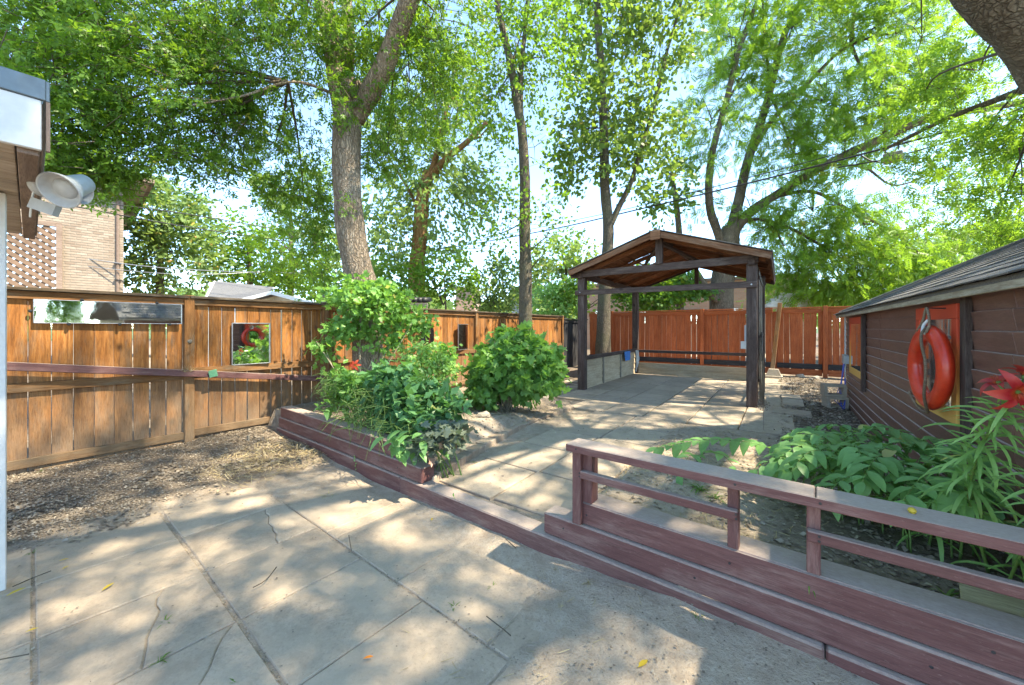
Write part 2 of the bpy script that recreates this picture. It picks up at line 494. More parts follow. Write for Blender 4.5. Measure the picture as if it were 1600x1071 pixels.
M['straw'] = leafm('dry_straw', (.32, .23, .11), (.42, .32, .17), (.52, .42, .26), (.35, .26, .12), .2, .1)
M['litter'] = leafm('leaf_litter', (.13, .098, .072), (.235, .185, .14), (.40, .335, .265), (.12, .09, .06), .1, .1)
M['yellowleaf'] = leafm('yellow_leaf', (.55, .40, .05), (.60, .45, .06), (.62, .36, .05), (.5, .35, .05), .3)

def mirrorm(name, dirt=.25):
    m = NT(name)
    n_ = m.noise(m.objvec(), 5, 6, .7)
    rf = m.ramp(n_, [(.45, .015), (.8, .02 + dirt * .4)])
    col = m.mix(m.ramp(n_, [(.5, 0.0), (.85, dirt)]), (.86, .88, .88), (.6, .62, .62))
    return m.fin(col, .03, None, metallic=1, rfac=rf)
M['mirror'] = mirrorm('mirror_glass')

def frame_paint(name, zr):
    m = NT(name)
    g = m.n('ShaderNodeNewGeometry'); sx = m.n('ShaderNodeSeparateXYZ'); m.l(g.outputs['Position'], sx.inputs[0])
    mr = m.n('ShaderNodeMapRange'); m.l(sx.outputs[2], mr.inputs[0]); mr.inputs[1].default_value = zr[0]; mr.inputs[2].default_value = zr[1]
    n_ = m.noise(m.objvec((2, 10, 10)), 3, 5)
    f = m.math('ADD', mr.outputs[0], m.math('MULTIPLY', m.math('SUBTRACT', n_, .5), .25))
    col = m.ramp(f, [(.05, (.62, .36, .09)), (.45, (.60, .17, .035)), (.75, (.52, .060, .025))])
    return m.fin(col, .55, n_, .2, .003)
M['frame'] = frame_paint('sunset_frame_paint', (.84, 1.6))
def ringm():
    m = NT('ring_red')
    v = m.objvec()
    n_ = m.noise(v, 9, 6, .7)
    col = m.ramp(n_, [(.3, (.42, .022, .010)), (.6, (.62, .040, .014)), (.8, (.66, .075, .03))])
    sc = m.noise(v, 26, 6, .8, 1)
    col = m.mix(m.ramp(sc, [(.66, 0.0), (.72, .6)]), col, (.30, .17, .10))
    return m.fin(col, .32, sc, .12, .002, spec=.5)
M['ring'] = ringm()
M['rope'] = wood('rope_fibre', (.12, .08, .05), (.22, .16, .11), (.32, .25, .18), knots=False, grain=40)
def petalm(name, a, b, c_):
    m = NT(name)
    tc = m.n('ShaderNodeTexCoord'); sx = m.n('ShaderNodeSeparateXYZ'); m.l(tc.outputs['Object'], sx.inputs[0])
    f = m.math('MULTIPLY', sx.outputs[0], 8)
    col = m.ramp(f, [(.0, a), (.35, b), (.9, c_)])
    n_ = m.noise(m.objvec((1, 8, 8)), 12, 4)
    p = m.n('ShaderNodeBsdfPrincipled'); p.inputs['Roughness'].default_value = .45
    m.l(col, p.inputs['Base Color'])
    bm_ = m.n('ShaderNodeBump'); bm_.inputs['Strength'].default_value = .3; bm_.inputs['Distance'].default_value = .002; m.l(n_, bm_.inputs['Height']); m.l(bm_.outputs[0], p.inputs['Normal'])
    t = m.n('ShaderNodeBsdfTranslucent'); m.l(col, t.inputs[0])
    mx = m.n('ShaderNodeMixShader'); mx.inputs[0].default_value = .35
    m.l(p.outputs[0], mx.inputs[1]); m.l(t.outputs[0], mx.inputs[2]); m.l(mx.outputs[0], m.out.inputs[0])
    return m.m
M['petal'] = petalm('lily_petal', (.55, .10, .02), (.36, .012, .02), (.66, .11, .07))
M['petal_orange'] = petalm('lily_petal_orange', (.65, .10, .02), (.70, .07, .02), (.75, .10, .03))
M['anther'] = plain('anther', (.30, .05, .02), .7)

# ------------------------------------------------------------------ the ground
def sm(a, b, x):
    t = min(1, max(0, (x - a) / (b - a))); return t * t * (3 - 2 * t)
def wall_y(x): return 2.03 - .062 * x          # front line of the timber wall
E1, E2, SO = V(.998, -.062, 0), V(.062, .998, 0), V(-2.2, .78, 0)
def h(x, y):
    d = y - wall_y(x)
    n1 = noise.noise(V(x * 1.3, y * 1.3, 0)); n2 = noise.noise(V(x * 5, y * 5, 3)); n3 = noise.noise(V(x * 16, y * 16, 7))
    if d < .07:
        q = V(x, y, 0) - SO; u, v_ = q.dot(E1), q.dot(E2)
        z = -.009
        # dirt creeps over the slabs at the left, along the timbers and at the right
        z += .045 * sm(-1.7, -2.1, u + n1 * .12) + .035 * sm(.9, 1.7, u + n1 * .5 + n2 * .15)
        z += .03 * sm(.35, .0, -d + .1 * n1) * sm(-1.2, .6, u) + .03 * sm(-.9, -.2, u - 1.8) * sm(.6, .1, -d)
        z += .02 * sm(-1.1, -1.5, u + n1 * .2) * sm(.4, .9, v_)
        z += (.009 * n2 + .005 * n3) * (1 if z > -.005 else .3)
        z += .05 * sm(-4.9, -5.7, x)
        return z
    z = .115 + .012 * n1 + .010 * n2 + .006 * n3
    bl = sm(-2.72, -3.0, x) * sm(5.6, 3.6, y)          # bed behind the left timbers
    br = sm(-1.22, -.95, x) * sm(5.0, 2.9, y)          # bed behind the railing
    z += (.21 * bl + .20 * br) * (1 if 1 else 0) + .02 * n1 * (bl + br)
    if -3.0 < x < -1.2 and y < 5.8: z -= .018 + .010 * n2 * sm(-2.7, -2.4, x)
    if x > -3.6 and x < .0 and 5.8 < y < 11.4: z -= .030
    return z
def soil(x, y):
    d = y - wall_y(x)
    n1 = noise.noise(V(x * .9, y * .9, 5))
    if d < .07:
        return .85 * sm(-3.9, -4.4, x + .3 * n1)
    s = .15
    s += .6 * sm(-.3, .3, x + .4 * n1) * sm(5.5, 3.5, y)
    s += .8 * sm(-.1, .25, x + .2 * n1) * sm(4.5, 5.5, y)
    s += .35 * sm(-2.9, -3.4, x) + .5 * sm(-3.7, -4.0, x) * sm(6.5, 8, y)
    return min(1, s)
def build_ground():
    xs = np.concatenate([np.linspace(-60, -6.6, 24)[:-1], np.arange(-6.6, 3.2, .055), np.linspace(3.2, 60, 24)[1:]])
    ys = np.concatenate([np.linspace(-60, -.9, 20)[:-1], np.arange(-.9, 7.0, .055), np.arange(7.0, 14, .12), np.linspace(14, 110, 30)[1:]])
    # the sheet steps up at the wall, hidden inside the timbers
    vs, at_ = [], []
    for y in ys:
        for x in xs:
            vs.append((x, y, h(x, y))); at_.append(soil(x, y))
    nx = len(xs); fs = [(j * nx + i, j * nx + i + 1, (j + 1) * nx + i + 1, (j + 1) * nx + i) for j in range(len(ys) - 1) for i in range(nx - 1)]
    m = NT('yard_dirt')
    pv = m.pos()
    a1 = m.n('ShaderNodeAttribute', attribute_name='soil')
    fine = m.noise(pv, 90, 5, .75); mid = m.noise(pv, 14, 6, .7); big = m.noise(pv, 1.8, 5, .6)
    c1 = m.ramp(mid, [(.3, (.34, .25, .18)), (.5, (.43, .335, .25)), (.7, (.50, .405, .315))])
    c2 = m.ramp(mid, [(.3, (.075, .055, .042)), (.5, (.15, .115, .088)), (.72, (.27, .215, .165))])
    c1 = m.mix(m.ramp(big, [(.4, 0.0), (.65, .5)]), c1, (.40, .34, .28))
    f_ = m.math('ADD', a1.outputs['Fac'], m.math('MULTIPLY', m.math('SUBTRACT', big, .5), .5), True)
    col = m.mix(f_, c1, c2)
    col = m.mix(m.ramp(fine, [(.36, .38), (.5, 0.0)]), col, (.16, .115, .085))
    hh = m.math('ADD', m.math('MULTIPLY', fine, .5), mid)
    mat = m.fin(col, .95, hh, .9, .02, spec=.1)
    me = mesh('ground', vs, fs, mat, True)
    a_ = me.attributes.new('soil', 'FLOAT', 'POINT'); a_.data.foreach_set('value', at_)
    ob('ground', me, kind='structure')
    far = mesh('outer_ground', [(-900, -900, -.08), (900, -900, -.08), (900, 900, -.08), (-900, 900, -.08)], [(0, 1, 2, 3)], M['lf_deep'])
    far.materials.clear(); far.materials.append(plain('far_turf', (.07, .11, .03), .95, nscale=.4, namt=.3))
    ob('outer_ground', far, kind='structure')
build_ground()

# ---- patio slabs
patio = empty('patio', (SO.x, SO.y, 0), kind='structure')
patio['label'] = 'square concrete slabs of the lower patio'
def slab(parent, poly, z, th, mat, tilt=.004, name='slab'):
    cx = sum(p[0] for p in poly) / len(poly); cy = sum(p[1] for p in poly) / len(poly)
    me = prism([(p[0] - cx, p[1] - cy) for p in poly], -th, 0, mat, .006)
    Mx = Matrix.Translation((cx, cy, z + rnd.uniform(-.003, .003))) @ Matrix.Rotation(rnd.uniform(-tilt, tilt), 4, 'X') @ Matrix.Rotation(rnd.uniform(-tilt, tilt), 4, 'Y')
    return ob(name, me, parent, Mx)
def uv(u, v_): q = SO + E1 * u + E2 * v_; return (q.x, q.y)
def wob(a, b, n, amp, seed):
    """points strictly between a and b, wandering sideways"""
    a, b = V(*a, 0), V(*b, 0); d = (b - a); s_ = V(-d.y, d.x, 0).normalized(); out = []
    for i in range(1, n):
        t = i / n; w = amp * noise.noise(V(seed, t * 6, 0))
        q = a + d * t + s_ * w; out.append((q.x, q.y))
    return out
G = .005
def rect(u0, v0, u1, v1):
    g = G
    j = lambda: rnd.uniform(-.003, .003)
    return [uv(u0 + g + j(), v0 + g + j()), uv(u1 - g + j(), v0 + g + j()), uv(u1 - g + j(), v1 - g + j()), uv(u0 + g + j(), v1 - g + j())]
def cracked(u0, v0, u1, v1, ta, tb, seed, gap=.004):
    """slab split from its left side (ta) to its right side (tb)"""
    A, B, C_, D_ = rect(u0, v0, u1, v1)
    L = V(*A, 0).lerp(V(*D_, 0), ta); Rr = V(*B, 0).lerp(V(*C_, 0), tb)
    w = wob((L.x, L.y), (Rr.x, Rr.y), 9, .035, seed)
    k = lambda p, s_: (p[0] + s_ * E2.x * gap, p[1] + s_ * E2.y * gap)
    lo = [A, B, k((Rr.x, Rr.y), -.5)] + [k(p, -.5) for p in w[::-1]] + [k((L.x, L.y), -.5)]
    hi = [k((L.x, L.y), .5)] + [k(p, .5) for p in w] + [k((Rr.x, Rr.y), .5), C_, D_]
    slab(patio, lo, 0, .045, M['slab']); slab(patio, hi, .001, .045, M['slab'])
us = [-1.82, -1.2, -.6, 0, .6, 1.2, 1.8]
for r, (v0, v1) in enumerate([(-1.86, -1.25), (-1.25, -.63), (-.63, -.004), (.008, .66)]):
    for i in range(6):
        u0, u1 = us[i], us[i + 1]
        if r == 2 and i == 2: cracked(u0, v0, u1, v1, .72, .45, 1.3)
        elif r == 2 and i == 3: cracked(u0, v0, u1, v1, .97, .25, 4.4, .003)
        elif r == 3 and i == 1: cracked(u0, v0, u1, v1, .80, .60, 8.1, .003)
        else: slab(patio, rect(u0, v0, u1, v1), 0, .045, M['slab'])
for u0, u1 in [(-1.86, -1.12), (-1.12, -.48), (-.48, -.36), (-.36, .36), (.36, 1.06), (1.06, 1.7)]:
    slab(patio, rect(u0, .66, u1, 1.24), -.001, .045, M['slab'])

# ---- upper path and pergola floor
path = empty('garden_path', (-2.0, 4.2, .1), kind='structure')
for j in range(5):
    y0 = 2.38 + j * .69
    for x0, x1 in ((-2.52, -1.86), (-1.86, -1.22)):
        if j == 0 and x0 < -2: x0 += .05
        poly = [(x0 + .01, y0 + .01), (x1 - .01, y0 + .01 - .02), (x1 - .01, y0 + .68 - .02), (x0 + .01, y0 + .68)]
        slab(path, [(a + rnd.uniform(-.006, .006) + .02 * j, b) for a, b in poly], .112, .05, M['paver'], .006, 'paver')
for j in range(4):        # narrow strip of small pavers at the right of the path
    slab(path, [(-1.78 + .02, 4.1 + j * .42), (-1.60, 4.1 + j * .42), (-1.60, 4.5 + j * .42), (-1.76, 4.5 + j * .42)], .118, .05, M['paver'], .01, 'paver')
floor = empty('pergola_floor', (-1.8, 8.5, .1), kind='structure')
for j in range(8):
    for i in range(6):
        x0 = -3.56 + i * .62; y0 = 5.82 + j * .69
        if y0 < 6.4 and i < 1: continue
        if j == 0 and i in (2,): pass
        g = .008
        slab(floor, [(x0 + g, y0 + g), (x0 + .62 - g, y0 + g), (x0 + .62 - g, y0 + .69 - g), (x0 + g, y0 + .69 - g)], .121, .05, M['paver'], .004, 'paver')
for (x, y, w, l) in [(-.12, 7.2, .5, .33), (.02, 8.0, .30, .62), (.0, 8.7, .3, .5)]:
    slab(floor, [(x, y), (x + w, y), (x + w, y + l), (x, y + l)], .150, .06, M['paver'], .01, 'paver')
for (x, y, w, l) in [(-4.4, 6.2, .8, .6), (-4.5, 6.95, .85, .6), (-4.5, 7.7, .8, .65), (-4.45, 8.5, .75, .6)]:   # old flags beside the pergola
    slab(floor, [(x, y), (x + w, y + .03), (x + w - .05, y + l), (x + .04, y + l - .04)], .120, .05, M['block'], .01, 'paver')

# ---- brick edging of the left bed
edg = empty('brick_edging', (-2.65, 3.0, .1), 'single row of sunken pale bricks edging the left bed', 'edging')
pp = catmull([(-2.52, 2.32), (-2.62, 2.7), (-2.75, 3.3), (-2.84, 4.0), (-2.88, 4.8), (-2.86, 5.7)] and [V(-2.50, 2.30, 0), V(-2.60, 2.75, 0), V(-2.74, 3.4, 0), V(-2.84, 4.1, 0), V(-2.88, 4.9, 0), V(-2.86, 5.8, 0)], 5)
s_ = 0
for i in range(len(pp) - 1):
    a, b = pp[i], pp[i + 1]
    n_ = max(1, round((b - a).length / .16))
    for k in range(n_):
        c0 = a.lerp(b, (k + .5) / n_); d = (b - a).normalized()
        L = (b - a).length / n_ * .95
        ob('brick', box(round(L, 2), .13, .09, M['edgebrick'], .008), edg,
           basis((c0.x, c0.y, .128 + rnd.uniform(-.01, .012) - .02 * sm(4, 5.5, c0.y)), d, (rnd.uniform(-.08, .08), rnd.uniform(-.08, .08), 1)))
def rock(name, p, r, mat, seed, flat=.6, **kw):
    bm = bmesh.new(); bmesh.ops.create_icosphere(bm, subdivisions=2, radius=1)
    for v in bm.verts:
        k = 1 + .35 * noise.noise(v.co * 1.1 + V(seed, seed * 2, 0)) + .15 * noise.noise(v.co * 3 + V(seed, 0, 0))
        v.co = V(v.co.x * r * k, v.co.y * r * .75 * k, v.co.z * r * flat * k)
    me = bpy.data.meshes.new('stone'); bm.to_mesh(me); bm.free(); me.materials.append(mat)
    return ob(name, me, None, Matrix.Translation(p) @ Matrix.Rotation(seed, 4, 'Z'), **kw)
for i, (x, y, r, t) in enumerate([(-2.68, 2.45, .075, 'grey stone under the hosta leaves at the end of the upper timber'),
                               (-2.78, 2.62, .05, 'small stone behind the first edging bricks'),
                               (-3.05, 3.75, .09, 'pale stone lying between the two bushes'),
                               (-3.25, 3.45, .06, 'small pale stone in the bed before the currant bush'),
                               (-2.95, 3.1, .06, 'low stone in the bed beside the brick edging')]):
    rock('stone', (x, y, h(x, y) + r * .25), r, M['stone'], i + 2.3, .55, label=t, cat='stone', group='stones in the left bed')
# broken piece of slab beside the railing post
ob('broken_slab', prism([(-.16, -.12), (.15, -.1), (.17, .04), (.02, .13), (-.14, .09)], 0, .05, M['paver'], .005), None,
   Matrix.Translation((-1.13, 2.45, .14)) @ Matrix.Rotation(.3, 4, 'Z') @ Matrix.Rotation(.12, 4, 'X'), 'broken piece of paving slab lying behind the first railing post', 'slab piece')

# ------------------------------------------------------------------ timber retaining wall and railing
tw = empty('timber_wall', (-2, 2.2, 0), 'low stepped retaining wall of three courses of dusty maroon timbers', 'retaining wall')
def tim(x0, x1, z0, z1, off, dep=.14, mat='maroon'):
    a = V(x0, wall_y(x0) + off + dep / 2, (z0 + z1) / 2); b = V(x1, wall_y(x1) + off + dep / 2, (z0 + z1) / 2)
    me = box((b - a).length, dep, z1 - z0, M[mat], .008)
    # grain and section: bowed a touch
    return board('timber', tw, a, b, dep, z1 - z0, V(0, 0, 1), M[mat], .008)
tim(-5.45, -2.75, -.06, .133, 0); tim(-2.745, .15, -.06, .133, -.002, mat='maroon_dusty'); tim(.155, 2.2, -.06, .133, .0)
tim(-5.42, -2.46, .137, .268, .016); tim(-5.40, -2.80, .272, .402, .030)
tim(-1.24, 2.2, .137, .268, .024); tim(-1.03, 2.2, .272, .400, .050, .17, 'maroon_dusty')
# the front faces of the right beams were painted; a fresher face board
board('timber_face', tw, V(-1.0, wall_y(-1.0) + .046, .335), V(2.2, wall_y(2.2) + .046, .335), .122, .006, V(-.06, -1, 0), M['maroon'], .001)

rl = empty('railing', (-1, 2.1, .4), 'low maroon two rail railing along the top of the timber wall', 'railing')
ry = lambda x, o=0: wall_y(x) + o
board('top_rail', rl, V(-1.045, ry(-1.045, -.035 + .07), .738), V(.118, ry(.118, -.035 + .07), .738), .15, .044, V(0, 0, 1), M['maroon_dusty'], .004)
board('top_rail', rl, V(.121, ry(.121, -.035 + .07), .737), V(2.2, ry(2.2, -.035 + .07), .737), .15, .044, V(0, 0, 1), M['maroon_dusty'], .004)
board('rail_face', rl, V(-1.045, ry(-1.045, -.039), .738), V(2.2, ry(2.2, -.039), .738), .040, .006, V(-.06, -1, 0), M['maroon'], .001)
def post(x, w, d, off, z0=.40, z1=.715):
    a = V(x, ry(x, off + d / 2), z0); b = V(x, ry(x, off + d / 2), z1)
    board('railing_post', rl, a, b, w, d, V(-.06, -1, 0), M['maroon'], .003)
post(-1.0, .055, .036, .006, .275); post(-.945, .06, .085, .046, .402)
post(-.185, .046, .05, .048, .402); post(.115, .048, .05, .048, .402); post(1.35, .048, .05, .048, .402)
board('middle_rail', rl, V(-.99, ry(-.99, .026), .575), V(-.163, ry(-.163, .026), .575), .045, .038, V(-.06, -1, 0), M['maroon'], .004)
board('middle_rail', rl, V(.09, ry(.09, .026), .575), V(1.6, ry(1.6, .026), .575), .045, .038, V(-.06, -1, 0), M['maroon'], .004)
# yellow berry on the rail
ob('yellow_berry', MB().lathe([(0, 0), (.009, .002), (.013, .010), (.010, .018), (.003, .022), (0, .021)]).build('tmp', M['yellowleaf']).data, None,
   Matrix.Translation((.40, ry(.40, .02), .758)), 'small yellow fallen fruit lying on the top rail', 'fruit')
bpy.data.objects.remove(bpy.data.objects['tmp'])
# loose board behind the wall at the right
board('loose_board', None, V(.62, 2.42, .335), V(1.15, 2.30, .37), .15, .03, V(0, -.15, 1), M['paleplank'], .004, label='short pale bare board lying behind the timber wall near the shed', cat='board')
# stake and skirting scraps near the left fence
board('wooden_stake', None, V(-5.28, 1.98, .0), V(-5.29, 1.98, .14), .045, .02, V(0, -1, 0), M['greywood'], .002, label='short grey wooden stake driven in by the cedar fence', cat='stake')

# ------------------------------------------------------------------ left fence
FX = -5.83
lf = empty('cedar_fence', (FX, 5, 0), 'long orange brown cedar board fence with mirrors hung on it', 'fence')
posts = [-.42, 1.545, 3.22, 5.02, 6.83, 8.95, 11.12]
def fboard(parent, y, w, z0, z1, mat, x=FX, tilt=0, name='fence_board', t=.018):
    a = V(x + rnd.uniform(-.003, .003), y - tilt, z0); b = V(x + rnd.uniform(-.002, .002), y + tilt, z1)
    return board(name, parent, a, b, w, t, V(1, rnd.uniform(-.02, .02), 0), M[mat])
for k in range(len(posts) - 1):
    y0, y1 = posts[k] + .055, posts[k + 1] - .055
    n_ = round((y1 - y0) / .146); p = (y1 - y0) / n_
    for i in range(n_):
        gap = rnd.choice([.003, .006, .012, .016]) if k < 2 else rnd.choice([.002, .004, .007])
        fboard(lf, y0 + p * (i + .5), p - gap, .045 + rnd.uniform(-.02, .03), 1.79, 'cedar', tilt=rnd.uniform(-.004, .004))
    for z, w in ((1.755, .075), (.905 + (.0 if k else -.03), .085), (.165, .085)):
        if k >= 3 and z < .3: z = .22
        board('fence_rail', lf, V(FX + .028, y0 - .01, z + (.0 if z > 1 else .02)), V(FX + .028, y1 + .01, z - (.0 if z > 1 else .0)), w, .036, V(1, 0, 0), M['cedar_rail'])
    board('fence_rail', lf, V(FX - .03, y0, 1.745), V(FX - .03, y1, 1.745), .085, .036, V(1, 0, 0), M['cedar_rail'])
    board('fence_cap', lf, V(FX + .01, y0 - .05, 1.812), V(FX + .01, y1 + .05, 1.812), .15, .03, V(0, 0, 1), M['cedar_cap'])
    if k in (0, 1): board('kick_board', lf, V(FX + .015, y0 + (.75 if k == 0 else 0), .065), V(FX + .015, y0 + (1.85 if k == 0 else .9), .06), .075, .03, V(1, 0, 0), M['cedar_rail'])
for y in posts:
    board('fence_post', lf, V(FX + .02, y, -.1), V(FX + .02, y, 1.835), .095, .095, V(1, 0, 0), M['cedar_rail'], .006)
# the diagonal maroon board leaning on the fence
board('leaning_board', None, V(FX + .115, -.55, 1.215), V(FX + .095, 3.16, .665), .078, .04, V(1, 0, .1), M['maroon'], .004, label='long maroon board fixed aslant across the cedar fence', cat='board')
ob('green_tie', mesh('green_tie', MB().box((FX + .142, 1.75, .883), (.008, .085, .075), Matrix.Rotation(.2, 3, 'X')).box((FX + .118, 1.752, .923), (.05, .08, .006), Matrix.Rotation(.2, 3, 'X')).v,
   MB().box((0, 0, 0), (1, 1, 1)).box((0, 0, 0), (1, 1, 1)).f, plain('green_tape', (.08, .22, .13), .5)), None, None, 'scrap of dull green tape folded over the maroon leaning board', 'tape')
# dry plant on top of that board
q = MB()
for i in range(22):
    a = V(FX + .12, 1.50 + rnd.uniform(-.02, .05), .925); d = V(rnd.uniform(-.3, .5), rnd.uniform(-1, 1), rnd.uniform(.1, .8)).normalized() * rnd.uniform(.04, .12)
    q.tube([a, a + d * .5 + V(0, 0, .01), a + d], [.002, .0015, .0008], 3)
q.build('dry_weed', M['straw'], label='dry pale weed sprig lodged on the maroon leaning board', cat='weed')

# mirrors on the fence
def wall_mirror(name, c_, w, hgt, n_, yaw, label, frame=.012, arch=False, fm='steel', clips=False, curved=False):
    """c_ centre on the fence face, normal +x turned by yaw"""
    t = empty(name, c_, label, 'mirror')
    Mx = Matrix.Translation(c_) @ Matrix.Rotation(yaw, 4, 'Z')
    if arch:
        pts = [(-w / 2, -hgt / 2), (w / 2, -hgt / 2)] + [(w / 2 * math.cos(a), hgt / 2 - w / 2 + w / 2 * math.sin(a)) for a in [i * math.pi / 14 for i in range(15)]]
        me = mesh('glass', [(.006, p[0], p[1]) for p in pts] + [(-.006, p[0], p[1]) for p in pts], [tuple(range(len(pts))), tuple(range(2 * len(pts) - 1, len(pts) - 1, -1))] + [(i, i + len(pts), (i + 1) % len(pts) + len(pts), (i + 1) % len(pts)) for i in range(len(pts))], M['mirror'])
    else:
        me = box(.008, w, hgt, M['mirror'], .002)
    ob('glass', me, t, Mx)
    if frame and not arch:
        for a, b in (((-w / 2, -hgt / 2), (w / 2, -hgt / 2)), ((w / 2, hgt / 2), (-w / 2, hgt / 2)), ((-w / 2, hgt / 2), (-w / 2, -hgt / 2)), ((w / 2, -hgt / 2), (w / 2, hgt / 2))):
            board('frame', t, Mx @ V(.002, *a), Mx @ V(.002, *b), frame, .018, (Mx.to_3x3() @ V(1, 0, 0)), M[fm], .001)
    if clips:
        for (u, v_) in ((-w / 2 - .02, .0), (-w * .22, hgt / 2 + .008), (w * .30, hgt / 2 + .008), (-w * .30, -hgt / 2 - .008), (.03, -hgt / 2 - .008), (w * .40, -hgt / 2 - .008)):
            k = MB().lathe([(0, .02), (.013, .018), (.016, .006), (.011, 0), (0, 0)], Mx @ Matrix.Translation((.004, u, v_)) @ Matrix.Rotation(R(90), 4, 'Y'), 10)
            k.build('clip', M['blackpl'], t)
    return t
wall_mirror('long_mirror', V(FX + .048, .925, 1.605), 1.09, .225, 0, R(-1.0), 'long narrow frameless mirror with black clips high on the cedar fence', .007, clips=True)
wall_mirror('square_mirror', V(FX + .052, 2.20, 1.235), .43, .54, 0, R(-4.2), 'square mirror on the cedar fence reflecting the red life ring', .012)
wall_mirror('arched_mirror', V(FX + .05, 5.28, 1.28), .42, .56, 0, R(2), 'dark arched mirror on the fence half hidden by the sapling', arch=True)
wall_mirror('panel_mirror', V(FX + .05, 6.38, 1.24), .50, .56, 0, R(14), 'rectangular mirror on the sunlit fence next to the currant bush', .010)
# small knot of a bolt on the post
MB().lathe([(0, .018), (.018, .014), (.024, 0)], Matrix.Translation((FX + .068, 1.545, 1.285)) @ Matrix.Rotation(R(90), 4, 'Y'), 12).build('bolt_cap', M['greywood'], lf)
# weathered cap on the fence post behind the sapling
t = empty('post_lantern', (FX + .02, 3.22, 1.83), 'pale weathered post cap standing on the fence behind the sapling', 'post cap')
MB().lathe([(0, 0), (.05, 0), (.045, .03), (.03, .04), (.03, .06), (.11, .075), (.115, .09), (.05, .115), (0, .12)], Matrix.Translation((FX + .02, 3.22, 1.835)), 16).build('cap', M['greywood'], t)

# ------------------------------------------------------------------ black fence panel and red fence
bf = empty('black_fence', (FX, 12, 0), 'black painted board fence in the far left corner', 'fence')
for i in range(13):
    fboard(bf, 11.24 + i * .146, .143, .10, 1.70, 'blackfence')
board('fence_rail', bf, V(FX + .026, 11.18, 1.66), V(FX + .026, 13.06, 1.66), .10, .034, V(1, 0, 0), M['blackfence'])
board('fence_cap', bf, V(FX + .01, 11.18, 1.735), V(FX + .01, 13.06, 1.735), .14, .03, V(0, 0, 1), M['blackfence'])
board('fence_post', bf, V(FX + .03, 11.22, .05), V(FX + .03, 11.22, 1.73), .09, .07, V(1, 0, 0), M['blackfence'])

RY = 13.1
rf = empty('red_fence', (-1, RY, .1), 'orange red board fence across the back of the yard', 'fence')
x = -5.72
while x < 3.6:
    w = rnd.uniform(.125, .15)
    lean = rnd.uniform(-.012, .012) if rnd.random() < .75 else rnd.uniform(-.05, .05)
    gap = rnd.choice([.003, .005, .016, .024]) if x > -2.6 else rnd.choice([.003, .005, .009])
    ztop = 1.90
    board('fence_board', rf, V(x + w / 2 - lean, RY + rnd.uniform(-.004, .004), .22 + rnd.uniform(0, .04)), V(x + w / 2, RY, ztop), w, .018, V(0, -1, 0), M['redfence'])
    x += w + gap
for a, b in ((-5.72, -3.95), (-3.93, -2.0), (-1.98, -.19), (-.09, .90), (1.02, 3.5)):
    board('fence_rail', rf, V(a, RY - .03, 1.90), V(b, RY - .03, 1.90), .12, .03, V(0, -1, 0), M['redfence'])
    board('fence_cap', rf, V(a, RY - .01, 1.985), V(b, RY - .01, 1.985), .13, .03, V(0, 0, 1), M['redfence'])
    board('kick_board', rf, V(a, RY - .032, .40), V(b, RY - .032, .40), .14, .03, V(0, -1, 0), M['blackfence'])
    board('kick_board', rf, V(a, RY - .030, .235), V(b, RY - .030, .235), .16, .026, V(0, -1, 0), M['redfence'])
for x in (-4.86, -1.99, .96, 3.5):
    board('fence_post', rf, V(x, RY - .05, .05), V(x, RY - .05, 2.02), .10, .09, V(0, -1, 0), M['redfence'], .005)
t = empty('leaning_post', (-.12, 12.55, .1), 'bare brown post leaning against the red fence on a concrete block', 'post')
board('post', t, V(-.19, 12.42, .30), V(-.02, 12.98, 2.12), .10, .10, V(0, -1, .3), M['cedar_rail'], .006)
ob('concrete_footing', prism([(-.20, -.17), (.20, -.17), (.20, .17), (-.20, .17)], 0, .08, M['block'], .01), t, Matrix.Translation((-.16, 12.3, .1)))
me = prism([(-.17, -.14), (.17, -.14), (.17, .14), (-.17, .14)], 0, .17, M['block'], .0)
for v in me.vertices:
    if v.co.z > .1: v.co.x *= .62; v.co.y *= .62
ob('concrete_footing', me, t, Matrix.Translation((-.16, 12.3, .18)))
for i, (x, y, r, tt) in enumerate([(.42, 12.8, .11, 'broken concrete lump at the foot of the red fence'), (.75, 12.65, .09, 'second concrete lump beside the red fence post'), (.62, 12.3, .06, 'small stone lying before the red fence')]):
    rock('stone', (x, y, .14), r, M['block'], i + 9.1, .7, label=tt, cat='stone', group='stones by the red fence')

# ------------------------------------------------------------------ pergola
pg = empty('garden_shelter', (-1.95, 9.4, .12), 'dark brown open timber garden shelter with a gabled plank roof', 'shelter')
xl, xr, yf, yb = -3.49, -.40, 7.62, 11.30
def pb(name, a, b, w, t_, nrm, mat='pergola', bv=.005, parent=None): return board(name, parent or pg, a, b, w, t_, nrm, M[mat], bv)
for x, y, z1 in ((xl, yf, 2.52), (xr, yf, 2.52), (xl, yb, 2.50), (xr, yb, 2.50)):
    pb('post', V(x, y, .10), V(x, y, z1), .155, .155, V(0, -1, 0))
pb('post', V(-.30, 9.36, .14), V(-.30, 9.36, 2.50), .07, .10, V(0, -1, 0), 'pergola')
pb('tie_beam', V(xl - .22, yf - .10, 2.575), V(xr + .10, yf - .10, 2.59), .135, .05, V(0, -1, 0))
pb('tie_beam', V(xl - .1, yb + .10, 2.56), V(xr + .1, yb + .10, 2.56), .12, .05, V(0, -1, 0))
pb('cross_beam', V(xl - .12, yf - .10, 2.19), V(xr + .08, yf - .10, 2.165), .105, .045, V(0, -1, 0))
pb('top_plate', V(xl, yf - .15, 2.55), V(xl, yb + .15, 2.53), .10, .12, V(0, 0, 1)); pb('top_plate', V(xr, yf - .15, 2.55), V(xr, yb + .15, 2.53), .10, .12, V(0, 0, 1))
RX, RZ, ex, ez = -1.87, 3.235, 1.72, 2.655
